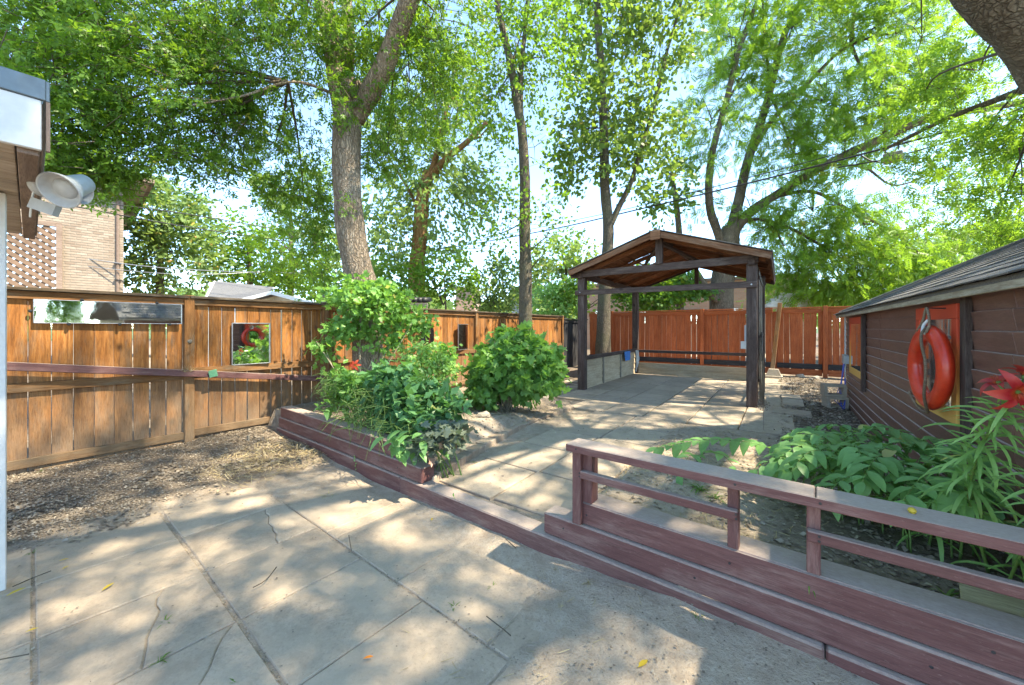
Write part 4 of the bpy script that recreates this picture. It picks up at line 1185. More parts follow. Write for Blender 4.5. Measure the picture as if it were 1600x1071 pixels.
# ------------------------------------------------------------------ overhead wires
def wire(pts, r, label, mat='darkmetal', name='overhead_wire'):
    P = catmull([at(*p) for p in pts], 6)
    v_, f_ = tube_data(P, r * 1.4, 5); return ob(name, mesh(name, v_, f_, M[mat], True), None, None, label, 'wire', 'overhead wires')
wire([(1720, 130, 6.5), (1600, 172, 7.2), (1412, 224, 8.6), (1200, 279, 10.6), (1000, 327, 13), (870, 357, 15.5), (735, 382, 18.5), (640, 396, 20)], .016, 'thick black cable rising from the back left to the upper right corner')
wire([(1720, 160, 6.6), (1600, 188, 7.3), (1400, 245, 8.7), (1310, 262, 9.5)], .011, 'black wire running from the cable box to the right edge')
wire([(1310, 240, 9.4), (1200, 270, 10.7), (1000, 322, 13.1), (870, 350, 15.6), (690, 388, 19.5)], .008, 'thin wire just above the thick black cable', )
wire([(1345, 243, 9.2), (1362, 252, 9.05), (1382, 254, 8.95)], .012, 'short black loop leading into the cable box')
wire([(118, 312, 9), (307, 337, 10.5), (526, 374, 13), (658, 387, 16), (760, 389, 19)], .010, 'wire from the brick house passing behind the big trunk, upper of the pair')
wire([(100, 320, 9), (307, 357, 10.5), (526, 387, 13), (640, 397, 16), (760, 392, 20)], .010, 'wire from the brick house passing behind the big trunk, lower of the pair')
wire([(255, 268, 10), (395, 298, 11.5), (526, 325, 13), (640, 340, 15), (760, 352, 18), (880, 350, 21)], .008, 'highest thin wire crossing the sky gap left of the big trunk')
wire([(98, 400, 11.2), (285, 421, 12.5), (518, 427, 15), (700, 420, 18)], .009, 'pale low wire just above the garage roof', 'steel')
wire([(98, 413, 11.2), (285, 429, 12.5), (430, 424, 14.5)], .007, 'second pale low wire just above the garage roof', 'steel')
t = empty('cable_box', at(1396, 246, 8.8), 'brown wooden box hanging from the black cable at the upper right', 'cable box')
a, b = at(1380, 250, 8.85), at(1411, 243, 8.6)
board('box', t, a, b, .20, .20, -fwd, M['greywood'], .012)
for px, py, D in ((1384, 240, 8.83), (1404, 234, 8.68)):
    MB().tube([at(px, py, D), at(px, py - 16, D)], .012, 6).build('hanger', M['darkmetal'], t)

# ------------------------------------------------------------------ leaves
T_OVAL = ([(0, 0, 0), (-.30, .42, .06), (0, .45, 0), (.30, .42, .06), (0, 1, -.05)], [(0, 2, 1), (0, 3, 2), (1, 2, 4), (2, 3, 4)])
T_DIA = ([(0, 0, 0), (-.26, .45, .05), (0, 1, 0), (.26, .45, .05)], [(0, 3, 1), (1, 3, 2)])
T_ROUND = ([(0, 0, 0), (-.34, .30, .04), (-.30, .72, .05), (0, 1, -.03), (.30, .72, .05), (.34, .30, .04)], [(0, 5, 1), (1, 5, 4), (1, 4, 2), (2, 4, 3)])
def trip():   # three pointed leaflets (box elder)
    v, f = [], []
    for ang_, L, o in ((0, 1.0, .45), (R(62), .72, .35), (R(-62), .72, .35)):
        c_, s_ = math.cos(ang_), math.sin(ang_); b = len(v)
        for x, y, z in ((0, 0, 0), (-.20, .40, .06), (.02, .95, -.08), (.21, .38, .05)):
            X, Y = x * L, y * L
            v.append((X * c_ + Y * s_, -X * s_ + Y * c_ + o * (.45 if ang_ else .7), z))
        f += [(b, b + 3, b + 1), (b + 1, b + 3, b + 2)]
    return v, f
def pinn(n, wid=.075, ll=.30):
    v, f = [], []
    for i in range(n):
        t = .18 + .78 * i / (n - 1)
        for s_ in (-1, 1):
            if i == n - 1 and s_ == 1: continue
            ang_ = R(62) * s_ if i < n - 1 else 0
            L = ll * (1 - .35 * abs(t - .5)) ; c_, sn = math.cos(ang_), math.sin(ang_); b = len(v)
            for x, y, z in ((0, 0, 0), (-wid, .45, .0), (0, 1.0, -.06), (wid, .45, .0)):
                X, Y = x * (L / ll), y * L
                v.append((X * c_ + Y * sn, -X * sn + Y * c_ + t, z - .10 * t * t))
            f += [(b, b + 3, b + 1), (b + 1, b + 3, b + 2)]
    return v, f
def lobed():  # currant/maple like lobed leaf, cupped
    pr = [(0, 0, 0), (-.30, -.06, .03), (-.52, .22, .10), (-.28, .36, .02), (-.40, .70, .10), (-.14, .66, .0), (0, 1.0, -.06), (.14, .66, 0), (.40, .70, .10), (.28, .36, .02), (.52, .22, .10), (.30, -.06, .03), (0, .38, -.05)]
    f = [(12, i + 1, i) for i in range(0, 11)] + [(12, 0, 11)]
    return pr, f
T_TRI, T_PIN, T_PIN5, T_LOB = trip(), pinn(6), pinn(4, .10, .36), lobed()

def rand_dirs(n, up=0.0):
    d = nr.normal(size=(n, 3)); d /= np.linalg.norm(d, axis=1, keepdims=True); d[:, 2] += up
    return d / (np.linalg.norm(d, axis=1, keepdims=True) + 1e-9)

class Crown:
    """collects leaf sprays for one tree, and the twigs that carry them"""
    def __init__(s): s.P = []; s.Y = []; s.N = []; s.S = []; s.tone = []; s.tw = MB()
    def spray(s, o, d, L, n, size, droop=.25, spread=.10, flat=.5, twig=True, r=.005):
        """a twig from o along d with n leaves set along it"""
        o, d = np.array(o), np.array(d)
        twig = twig and rnd.random() < .7
        t = nr.rand(n) ** .8
        pts = o + d * L * t[:, None]; pts[:, 2] -= droop * L * t * t
        pts += nr.normal(size=(n, 3)) * spread * np.array([1, 1, .6])
        y = d + rand_dirs(n) * .9; y[:, 2] -= droop
        nm = rand_dirs(n) * (1 - flat); nm[:, 2] += flat
        s.P.append(pts); s.Y.append(y); s.N.append(nm); s.S.append(size * nr.uniform(.65, 1.2, n))
        s.tone.append(np.clip(nr.rand() * .6 + nr.rand(n) * .4, 0, 1))
        if twig:
            o_, d_ = Vector(o), Vector(d)
            s.tw.tube([o_ - d_ * L * .25, o_ + d_ * L * .5 - V(0, 0, droop * L * .25), o_ + d_ * L - V(0, 0, droop * L)], [r, r * .6, r * .25], 3, 0, False)
    K = 1.0
    def blob(s, c, rad, nt, L, n, size, axis=None, droop=.3, spread=.1, flat=.5, origin=None, limbs=5, limb_r=.018, hollow=.35):
        c = Vector(c); rx, ry, rz = rad
        if origin is not None:
            o = Vector(origin); mid = o.lerp(c, .5) + V(rnd.uniform(-.2, .2), rnd.uniform(-.2, .2), rnd.uniform(.0, .35)) * (c - o).length * .3
            s.tw.tube(catmull([o, mid, c], 5), list(np.linspace(limb_r * 1.2, limb_r * .45, 11)), 6, .15, False)
        ends = []
        for k in range(limbs):
            u = rand_dirs(1, .1)[0]
            e = c + right * (u[0] * rx * .8) + fwd * (u[1] * ry * .8) + V(0, 0, u[2] * rz * .8)
            st = c if origin is None or rnd.random() < .6 else Vector(origin).lerp(c, rnd.uniform(.55, .95))
            m_ = st.lerp(e, .5) + V(rnd.uniform(-.1, .1), rnd.uniform(-.1, .1), rnd.uniform(0, .2)) * (e - st).length
            s.tw.tube(catmull([st, m_, e], 4), list(np.linspace(limb_r * .45, limb_r * .12, 9)), 4, 0, False); ends.append((st, m_, e))
        for k in range(int(nt * Crown.K)):
            u = rand_dirs(1)[0]; rr = (hollow + (1 - hollow) * rnd.random() ** .6) * (1.28 if rnd.random() < .14 else 1)
            u2 = u * rr
            p = c + right * float(u2[0] * rx) + fwd * float(u2[1] * ry) + V(0, 0, float(u2[2] * rz))
            base = Vector(origin) if origin is not None else c
            d = (p - base).normalized() * .7 + Vector(rand_dirs(1)[0]) * .7
            d.z *= .6; d.normalize()
            s.spray(p - d * L * .5, d, L * rnd.uniform(.7, 1.25), n, size, droop, spread, flat)
    def build(s, parent, T, mat, name='crown', twmat='twig', **kw):
        P, Y, N, Sx, t = (np.concatenate(a) for a in (s.P, s.Y, s.N, s.S, s.tone))
        if getattr(s, 'keep', None):
            k = s.keep(P); P, Y, N, Sx, t = P[k], Y[k], N[k], Sx[k], t[k]
        o = scatter(name, T[0], T[1], P, Y, N, Sx, mat, parent, t, **kw)
        if s.tw.v: s.tw.build('twigs', M[twmat], parent, True, kind='stuff')
        return o

def limb(name, parent, P, r0, r1, mat, sides=12, lump=.10, n=6, flare=0):
    Q = catmull([Vector(p) for p in P], n)
    rad = list(np.linspace(r0, r1, len(Q)))
    if flare:
        for i in range(min(len(Q), n + 2)): rad[i] *= 1 + flare * (1 - i / (n + 2)) ** 2
    v_, f_ = tube_data(Q, rad, sides, lump)
    return ob(name, mesh(name, v_, f_, M[mat], True), parent)

# image aware blob: centre (px,py,D), radii in photo pixels at that distance, plus depth in metres
def B(cr, px, py, D, rx, ry, dep, nt, L, n, size, **kw):
    cr.blob(at(px, py, D), (rx * D / 600, dep, ry * D / 600), nt, L, n, size, **kw)

Crown.K = 2.0
# ---- tree A: the big maple in the left bed
base = at(576, 600, 5.75); base.z = .25
tA = empty('maple_tree', base, 'thick trunked maple rising from the left bed before the cedar fence', 'tree', 'yard trees')
crotch = at(545, 160, 5.6)
limb('trunk', tA, [base - V(0, 0, .35), base, at(572, 480, 5.72), at(556, 410, 5.7), at(545, 330, 5.65), at(542, 240, 5.6), at(544, 175, 5.6), at(546, 130, 5.6)], .225, .185, 'bark_big', 28, .09, 7, .22)
limb('limb', tA, [at(540, 190, 5.6), at(525, 110, 5.55), at(512, 40, 5.5), at(498, -60, 5.45), at(480, -220, 5.4)], .15, .10, 'bark_big', 16, .10)
limb('limb', tA, [at(553, 185, 5.6), at(582, 140, 5.5), at(608, 85, 5.3), at(632, 20, 5.1), at(665, -70, 4.9), at(700, -200, 4.7)], .15, .10, 'bark_big', 16, .10)
limb('limb', tA, [at(540, 120, 5.6), at(545, 60, 5.8), at(540, -40, 6.1), at(545, -200, 6.4)], .10, .06, 'bark_big', 12, .10)
limb('limb', tA, [at(530, 150, 5.6), at(460, 128, 5.2), at(380, 150, 4.8), at(300, 165, 4.4)], .022, .008, 'bark_big', 8, .1)
c = Crown(); o1, o2, o3, o4 = at(500, -30, 5.5), at(640, -20, 5.1), at(450, 128, 5.2), at(545, -100, 6)
kA = dict(droop=.45, spread=.065, flat=.3)
# dense near canopy at the upper left, drooping
B(c, 60, 60, 4.6, 120, 90, .9, 75, .5, 26, .080, origin=o3, **kA)
B(c, 108, 188, 4.4, 98, 80, .8, 78, .5, 26, .080, origin=o3, **kA)
B(c, 250, 120, 4.8, 130, 90, 1.0, 75, .5, 26, .080, origin=o3, **kA)
B(c, 118, 258, 4.7, 62, 36, .6, 34, .45, 24, .078, origin=o3, **kA)
B(c, 200, 10, 5.0, 170, 70, 1.0, 75, .5, 26, .080, origin=o1, **kA)
B(c, 330, 205, 5.2, 90, 55, .8, 26, .5, 24, .078, origin=o3, **kA)
B(c, 430, 225, 5.8, 75, 50, .7, 26, .45, 24, .078, origin=o3, **kA)
B(c, 400, 90, 5.2, 110, 90, .9, 60, .5, 26, .080, origin=o1, **kA)
B(c, 480, 10, 5.0, 110, 50, .8, 36, .5, 26, .080, origin=o1, **kA)
B(c, 550, 60, 5.6, 50, 60, .5, 14, .4, 22, .074, origin=o2, **kA)
B(c, 640, 130, 5.9, 90, 90, .9, 60, .5, 24, .078, origin=o2, **kA)
B(c, 690, 30, 5.6, 80, 80, .9, 42, .5, 24, .078, origin=o2, **kA)
B(c, 605, 240, 6.2, 36, 45, .5, 14, .4, 24, .078, origin=o2, **kA)
B(c, 475, 310, 6.6, 60, 55, .6, 30, .45, 24, .078, origin=o3, **kA)
B(c, 455, 395, 7.6, 65, 50, .6, 30, .45, 22, .074, **kA)
B(c, 505, 375, 6.6, 30, 70, .4, 16, .4, 18, .08, **kA)
B(c, 315, 250, 5.0, 55, 26, .4, 12, .4, 18, .08, **kA)
# tufts on the trunk itself
B(c, 541, 150, 5.2, 22, 45, .25, 8, .25, 14, .08, limbs=0, **kA)
B(c, 545, 310, 5.35, 10, 14, .1, 2, .15, 9, .06, limbs=0, **kA)
c.build(tA, T_TRI, M['lf_maple'])
Crown.K = 1.2
# the part of its crown above the picture
c = Crown()
for (x, y, z, r, nt) in ((-6.5, 2.5, 8.6, 1.8, 60), (-4, 4.5, 9.5, 2.0, 60), (-7.5, 5.5, 8.5, 2.0, 60), (-4.6, 1.4, 8.4, 1.6, 50), (-5.5, .2, 6.6, 1.3, 40)):
    c.blob((x, y, z), (r, r, r * .6), nt, .7, 16, .13, origin=o4, limb_r=.05, **kA)
c.build(tA, T_TRI, M['lf_maple'], 'unseen_crown', kind='stuff')

# ---- tree at the right: only its leaning limb shows; it shades the yard
bR = V(3.3, 5.6, .1)
Crown.K = 1.7
tR = empty('walnut_tree', bR, 'leaning rough barked trunk entering at the upper right corner', 'tree', 'yard trees')
limb('trunk', tR, [bR, V(3.25, 5.6, 1.8), at(1790, 250, 4.6), at(1660, 90, 4.1), at(1600, 20, 3.9), at(1530, -60, 3.8), at(1440, -180, 3.8), at(1330, -330, 3.9)], .40, .20, 'bark_far', 26, .09, 7)
c = Crown(); oR = at(1480, -120, 3.8); oR2 = at(1640, 60, 4.1)
limb('limb', tR, [oR2, at(1650, 120, 5), at(1560, 155, 6), at(1470, 190, 7), at(1380, 235, 8.0)], .07, .03, 'bark_far', 10)
limb('limb', tR, [oR, V(1.4, 3.0, 7.2), V(.6, 1.2, 8.0), V(.2, -.6, 8.2)], .14, .06, 'bark_far', 10)
limb('limb', tR, [oR2, V(3.2, 3.0, 6.4), V(2.8, 1.0, 7.4), V(2.2, -1.2, 7.8)], .14, .06, 'bark_far', 10)
kR = dict(droop=.35, spread=.12, flat=.45)
B(c, 1530, 110, 6.2, 75, 55, .8, 22, .6, 9, .24, origin=oR2, **kR)
B(c, 1500, 240, 7.0, 90, 50, .9, 30, .6, 9, .24, origin=oR2, **kR)
B(c, 1570, 310, 6.0, 60, 70, .8, 26, .6, 9, .24, origin=oR2, **kR)
B(c, 1440, 160, 7.5, 80, 40, .8, 20, .6, 9, .24, origin=oR2, **kR)
B(c, 1590, 200, 5.6, 60, 40, .6, 16, .6, 9, .24, origin=oR2, **kR)
B(c, 1510, 340, 8.0, 60, 40, .8, 18, .6, 9, .24, **kR)
B(c, 1440, 60, 8.0, 70, 35, .8, 12, .6, 9, .24, origin=oR, **kR)
c.build(tR, T_PIN, M['lf_locust'])
Crown.K = 1.0
c = Crown()  # leaf masses added out of view to shade patio, path and shelter front
for (x, y, z, r, nt) in ((.6, 2.2, 7.4, 1.6, 60), (2.2, 1.0, 7.4, 1.7, 70), (1.2, -.8, 7.6, 1.7, 64), (3.2, 2.6, 7.4, 1.7, 70), (.2, .4, 8.3, 1.4, 46), (3.4, -.6, 7.2, 1.6, 50), (4.2, 4.2, 7.4, 1.7, 50), (-.6, 2.6, 8.6, 1.2, 30), (2.6, 4.8, 8.0, 1.6, 46), (.8, 5.8, 8.8, 1.4, 30), (2.6, 6.8, 7.8, 1.5, 46), (4.2, 7.2, 7.6, 1.6, 46), (3.4, 9.0, 8.0, 1.5, 40), (1.6, 8.2, 8.8, 1.2, 24)):
    c.blob((x, y, z), (r, r, r * .5), nt, .8, 9, .30, origin=(oR if y > 0 else V(.6, 1.2, 8)), limb_r=.045, **kR)
c.build(tR, T_PIN5, M['lf_locust'], 'unseen_crown', kind='stuff')

Crown.K = 2.2
# ---- thin grey tree beside the currant bush
tB = empty('slender_tree', at(820, 540, 9.6), 'slender grey trunk standing behind the currant bush', 'tree', 'yard trees')
tB.location.z = .1; WM[tB.name] = Matrix.Translation(tB.location)
b_ = at(820, 540, 9.6); b_.z = .05
limb('trunk', tB, [b_, at(821, 440, 9.6), at(820, 360, 9.6), at(820, 280, 9.6), at(816, 210, 9.6), at(808, 160, 9.6), at(796, 90, 9.6), at(782, 30, 9.6), at(768, -60, 9.6), at(760, -160, 9.6)], .17, .05, 'bark_thin', 14, .09, 6, .15)
limb('limb', tB, [at(815, 220, 9.6), at(813, 130, 9.7), at(820, 50, 9.8), at(828, -40, 9.9)], .08, .04, 'bark_thin', 10)
limb('limb', tB, [at(826, 425, 9.6), at(838, 410, 9.5), at(852, 395, 9.4)], .022, .010, 'bark_thin', 6)
limb('limb', tB, [at(822, 345, 9.6), at(790, 362, 9.4), at(755, 372, 9.2)], .02, .008, 'bark_thin', 6)
c = Crown(); kB = dict(droop=.35, spread=.09, flat=.4)
oB = at(800, 100, 9.6)
B(c, 790, 60, 9.6, 70, 70, 1.4, 46, .8, 15, .125, origin=oB, **kB)
B(c, 850, 90, 9.8, 55, 80, 1.2, 34, .8, 15, .125, origin=oB, **kB)
B(c, 770, 160, 9.4, 55, 60, 1.0, 26, .8, 13, .14, origin=oB, **kB)
B(c, 840, -40, 9.6, 110, 60, 1.4, 46, .8, 15, .125, origin=oB, **kB)
B(c, 790, 330, 9.2, 55, 45, .8, 15, .6, 10, .12, origin=at(821, 350, 9.6), **kB)
B(c, 855, 370, 9.4, 50, 40, .8, 13, .6, 10, .12, origin=at(821, 400, 9.6), **kB)
B(c, 765, 385, 9.2, 35, 25, .6, 8, .5, 10, .12, **kB)
B(c, 835, 230, 9.6, 30, 40, .5, 6, .5, 9, .12, **kB)
B(c, 850, 320, 9.4, 40, 30, .6, 7, .5, 9, .12, **kB)
B(c, 770, 270, 9.4, 45, 40, .6, 7, .5, 9, .12, **kB)
c.build(tB, T_OVAL, M['lf_maple'])

# ---- forked tree beside the black fence
b_ = at(942, 560, 12.6); b_.z = .08
tC = empty('forked_tree', b_, 'forked grey tree growing in the back corner behind the shelter', 'tree', 'yard trees')
limb('trunk', tC, [b_, at(944, 470, 12.6), at(949, 400, 12.6), at(950, 350, 12.6), at(945, 290, 12.6), at(944, 220, 12.5), at(940, 130, 12.4), at(934, 20, 12.3), at(930, -80, 12.2)], .22, .09, 'bark_thin', 16, .09, 6, .3)
limb('limb', tC, [at(954, 352, 12.6), at(968, 322, 12.6), at(986, 285, 12.7), at(1003, 230, 12.8), at(1018, 180, 12.9), at(1038, 95, 13), at(1060, 20, 13), at(1080, -60, 13)], .10, .04, 'bark_thin', 10)
limb('limb', tC, [at(1016, 190, 12.9), at(1030, 140, 12.8), at(1046, 70, 12.7)], .05, .02, 'bark_thin', 8)
c = Crown(); kC = dict(droop=.35, spread=.11, flat=.35); oC = at(945, 200, 12.5)
B(c, 930, 40, 12.4, 75, 70, 1.6, 62, 1.0, 15, .165, origin=oC, **kC)
B(c, 955, 160, 12.3, 70, 60, 1.5, 56, 1.0, 15, .155, origin=oC, **kC)
B(c, 935, 235, 12.2, 55, 35, 1.2, 26, .9, 12, .17, origin=oC, **kC)
B(c, 1035, 50, 12.8, 65, 65, 1.5, 46, 1.0, 15, .155, origin=at(1018, 180, 12.9), **kC)
B(c, 1020, 190, 12.8, 60, 50, 1.4, 34, .9, 12, .17, origin=at(1018, 180, 12.9), **kC)
B(c, 1000, 270, 12.6, 60, 38, 1.2, 20, .9, 11, .17, origin=at(990, 285, 12.7), **kC)
B(c, 890, 205, 12.2, 35, 50, 1.0, 14, .8, 11, .17, origin=oC, **kC)
B(c, 890, 275, 12.2, 30, 22, .8, 6, .8, 11, .17, origin=oC, **kC)
B(c, 990, -50, 12.4, 140, 60, 1.6, 60, 1.0, 15, .165, origin=oC, **kC)
c.build(tC, T_ROUND, M['lf_round'])

Crown.K = 1.8
# ---- thin dark stem behind the shelter
b_ = at(1062, 520, 16); b_.z = .1
tS = empty('young_tree', b_, 'thin dark young tree whose leafy head shows above the shelter ridge', 'tree', 'trees behind the red fence')
limb('trunk', tS, [b_, at(1063, 420, 16), at(1060, 350, 16), at(1054, 300, 16), at(1048, 270, 16)], .17, .07, 'bark_far', 10)
c = Crown(); B(c, 1042, 305, 16, 40, 30, 1, 22, .8, 12, .18, **kC); B(c, 1060, 265, 16, 35, 25, 1, 10, .8, 12, .18, **kC); c.build(tS, T_ROUND, M['lf_round'])

# ---- the great locust behind the red fence
b_ = at(1128, 520, 15.5); b_.z = .1
tD = empty('locust_tree', b_, 'wide spreading many stemmed locust tree behind the red fence', 'tree', 'trees behind the red fence')
DD = 15.5
limb('trunk', tD, [b_, at(1127, 470, DD), at(1130, 430, DD), at(1138, 385, DD), at(1143, 355, DD)], .48, .34, 'bark_far', 22, .09, 6, .15)
limb('limb', tD, [at(1120, 470, DD - .3), at(1104, 450, DD - .4), at(1090, 428, DD - .5), at(1078, 405, DD - .6)], .16, .08, 'bark_far', 10)
limb('limb', tD, [at(1136, 400, DD), at(1120, 360, DD), at(1108, 315, DD - .2), at(1112, 243, DD - .4), at(1133, 165, DD - .7), at(1156, 75, DD - 1), at(1186, -5, DD - 1.2), at(1220, -90, DD - 1.4)], .18, .06, 'bark_far', 12)
limb('limb', tD, [at(1142, 365, DD), at(1155, 310, DD), at(1168, 253, DD), at(1196, 168, DD), at(1224, 60, DD), at(1250, 10, DD), at(1285, -70, DD)], .22, .07, 'bark_far', 14)
limb('limb', tD, [at(1170, 245, DD), at(1205, 190, DD - .3), at(1260, 133, DD - .8), at(1330, 70, DD - 1.4), at(1445, 42, DD - 2)], .11, .035, 'bark_far', 10)
limb('limb', tD, [at(1148, 360, DD), at(1175, 330, DD - .3), at(1208, 308, DD - .7), at(1290, 258, DD - 1.6), at(1375, 218, DD - 2.6), at(1460, 183, DD - 3.4), at(1566, 166, DD - 4.2), at(1680, 140, DD - 5)], .20, .07, 'bark_far', 12)
limb('limb', tD, [at(1208, 308, DD - .7), at(1270, 300, DD - 1), at(1330, 330, DD - 1.4), at(1400, 365, DD - 1.8), at(1440, 400, DD - 2)], .08, .025, 'bark_far', 8)
limb('limb', tD, [at(1290, 258, DD - 1.6), at(1350, 262, DD - 2), at(1400, 290, DD - 2.3), at(1480, 260, DD - 2.6)], .05, .02, 'bark_far', 8)
limb('limb', tD, [at(1150, 345, DD), at(1200, 345, DD - .5), at(1260, 370, DD - .9), at(1340, 420, DD - 1.3)], .08, .03, 'bark_far', 8)
c = Crown(); kD = dict(droop=.5, spread=.13, flat=.3)
s1, s2, s3, s4 = at(1133, 165, DD - .7), at(1205, 150, DD), at(1330, 70, DD - 1.4), at(1375, 218, DD - 2.6)
for (px, py, D, rx, ry, dep, nt, org) in (
    (1150, 60, 14.6, 75, 70, 1.8, 62, s1), (1240, 40, 15, 80, 70, 1.8, 62, s2), (1330, 50, 14, 80, 60, 1.8, 56, s3),
    (1400, 20, 13, 70, 45, 1.5, 36, s3), (1110, 190, 14.8, 55, 60, 1.6, 36, s1), (1200, 170, 15, 60, 60, 1.6, 34, s2),
    (1290, 160, 14.2, 85, 50, 1.8, 56, s2), (1370, 140, 13.2, 65, 45, 1.6, 34, s3), (1240, 240, 14.6, 60, 40, 1.5, 30, s2),
    (1320, 240, 13.4, 60, 40, 1.4, 24, s4), (1390, 190, 12.8, 60, 40, 1.4, 26, s4), (1270, 330, 14.6, 75, 45, 1.5, 52, at(1270, 300, DD - 1)),
    (1350, 350, 14, 70, 50, 1.5, 50, at(1330, 330, DD - 1.4)), (1225, 385, 15, 60, 45, 1.4, 40, at(1200, 345, DD - .5)), (1300, 410, 14.6, 75, 50, 1.5, 60, at(1260, 370, DD - .9)),
    (1390, 415, 14, 65, 40, 1.4, 44, at(1400, 365, DD - 1.8)), (1440, 400, 14, 40, 40, 1.2, 24, at(1400, 365, DD - 1.8)), (1175, 330, 15.2, 40, 40, 1.0, 14, None),
    (1250, 450, 15.6, 60, 26, 1.2, 26, None), (1340, 455, 14.6, 70, 22, 1.0, 34, None), (1190, -60, 14.6, 130, 60, 2, 60, s2), (1340, -50, 13.8, 120, 50, 2, 50, s3),
    (1095, 300, 15.4, 25, 40, .8, 6, None), (1165, 110, 15.4, 45, 50, 1.2, 18, s1), (1440, 120, 12, 50, 40, 1.2, 16, s4), (1460, 440, 13.5, 45, 30, 1, 20, None)):
    B(c, px, py, D, rx, ry, dep, nt, 1.1, 10, .34, origin=org, limb_r=.05, **kD)
c.build(tD, T_PIN, M['lf_locust'])

# ---- reddish maple beyond the fence at centre left
b_ = at(655, 520, 13.5); b_.z = .1
tE = empty('silver_maple', b_, 'pale leaved maple with orange brown limbs beyond the cedar fence', 'tree', 'trees beyond the cedar fence')
limb('trunk', tE, [b_, at(651, 440, 13.5), at(655, 380, 13.5), at(660, 310, 13.5), at(670, 270, 13.5)], .32, .20, 'bark_red', 16, .1, 6, .1)
limb('limb', tE, [at(668, 290, 13.5), at(680, 250, 13.5), at(690, 205, 13.4), at(700, 160, 13.3)], .13, .07, 'bark_red', 10)
limb('limb', tE, [at(672, 278, 13.5), at(698, 248, 13.3), at(730, 222, 13.1), at(762, 190, 13)], .14, .07, 'bark_red', 12)
limb('limb', tE, [at(660, 345, 13.5), at(640, 300, 13.6), at(610, 250, 13.8)], .08, .03, 'bark_red', 8)
limb('limb', tE, [at(735, 218, 13.1), at(748, 215, 12.9), at(762, 200, 12.8)], .04, .02, 'bark_red', 6)
c = Crown(); oE = at(680, 260, 13.5); kE = dict(droop=.45, spread=.12, flat=.3)
for (px, py, rx, ry, nt) in ((620, 330, 65, 55, 44), (700, 310, 60, 50, 40), (640, 240, 60, 50, 36), (720, 230, 55, 45, 26), (740, 300, 35, 45, 20), (680, 170, 70, 50, 34), (600, 400, 60, 40, 34), (690, 380, 45, 35, 16), (730, 120, 50, 50, 26), (600, 170, 50, 60, 26)):
    B(c, px, py, 13.6, rx, ry, 1.5, nt, 1.0, 15, .20, origin=oE, **kE)
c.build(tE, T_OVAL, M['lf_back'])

# ---- trees of the background, each with its own crown
def bgtree(name, label, px, py0, D, blobs, leaf, mat, kw, tr=.16, bmat='bark_far', group='trees beyond the cedar fence', L=1.0, n=14, size=.2, cat='tree', origin_py=None):
    b_ = at(px, 520, D); b_.z = 0
    t = empty(name, b_, label, cat, group)
    top = at(px + 4, py0, D)
    limb('trunk' if cat == 'tree' else 'stem', t, [b_, b_.lerp(top, .5) + V(.08, .05, 0), top], tr, tr * .35, bmat, 9)
    c = Crown()
    for (x, y, rx, ry, nt) in blobs: B(c, x, y, D, rx, ry, rx * D / 600 * .8, nt, L, n, size, origin=b_.lerp(top, .7), **kw)
    c.build(t, leaf, M[mat])
kF = dict(droop=.4, spread=.14, flat=.3)
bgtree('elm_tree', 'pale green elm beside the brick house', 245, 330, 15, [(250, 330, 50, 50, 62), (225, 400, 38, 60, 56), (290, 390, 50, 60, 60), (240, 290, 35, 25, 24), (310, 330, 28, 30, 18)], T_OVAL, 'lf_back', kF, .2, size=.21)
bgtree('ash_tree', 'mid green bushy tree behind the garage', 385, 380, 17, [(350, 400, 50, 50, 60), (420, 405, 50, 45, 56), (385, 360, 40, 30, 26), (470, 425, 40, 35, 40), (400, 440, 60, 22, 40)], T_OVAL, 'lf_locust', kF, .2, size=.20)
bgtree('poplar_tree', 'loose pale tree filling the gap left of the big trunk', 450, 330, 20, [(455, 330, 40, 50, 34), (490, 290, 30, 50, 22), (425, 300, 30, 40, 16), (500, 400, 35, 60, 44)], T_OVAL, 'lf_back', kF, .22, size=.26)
bgtree('hedge_maple', 'light leaved small tree directly behind the sapling', 560, 430, 11, [(520, 455, 40, 24, 22), (590, 440, 45, 40, 34), (620, 460, 40, 25, 26)], T_OVAL, 'lf_maple', kF, .08, size=.15, L=.7)
bgtree('lilac_shrub', 'tall lilac rising over the fence beside the arbour roof', 690, 430, 11.5, [(680, 440, 35, 35, 26), (715, 430, 35, 40, 26), (660, 410, 30, 25, 12)], T_OVAL, 'lf_maple', kF, .05, size=.14, L=.6, cat='shrub')
bgtree('elder_shrub', 'round leaved elder shrub left of the slender trunk', 765, 440, 12.5, [(760, 445, 40, 38, 34), (795, 430, 30, 35, 22), (775, 475, 40, 22, 22)], T_OVAL, 'lf_back', kF, .05, size=.15, L=.6, cat='shrub')
bgtree('cherry_shrub', 'bright yellow green bush right of the slender trunk', 860, 460, 15, [(855, 470, 38, 28, 40), (880, 455, 25, 25, 20)], T_OVAL, 'lf_lily', kF, .05, size=.16, L=.6, cat='shrub')
bgtree('spruce_tree', 'grey green tree behind the yellow green bush', 880, 400, 20, [(870, 400, 50, 35, 46), (915, 410, 40, 35, 34), (840, 430, 40, 30, 30)], T_OVAL, 'lf_back', kF, .14, size=.24)
bgtree('mulberry_shrub', 'bright green bush seen left of the shelter post', 900, 460, 15, [(898, 462, 26, 30, 34), (985, 440, 40, 34, 40), (1030, 445, 40, 30, 40)], T_OVAL, 'lf_locust', kF, .05, size=.17, L=.6, cat='shrub', group='trees behind the red fence')
bgtree('grape_thicket', 'leafy climber seen through the shelter over the red fence', 1040, 455, 15.2, [(1010, 465, 50, 20, 40), (1060, 440, 40, 24, 30), (1085, 455, 26, 20, 16)], T_LOB, 'lf_deep', kF, .04, size=.16, L=.6, cat='climber', group='trees behind the red fence')
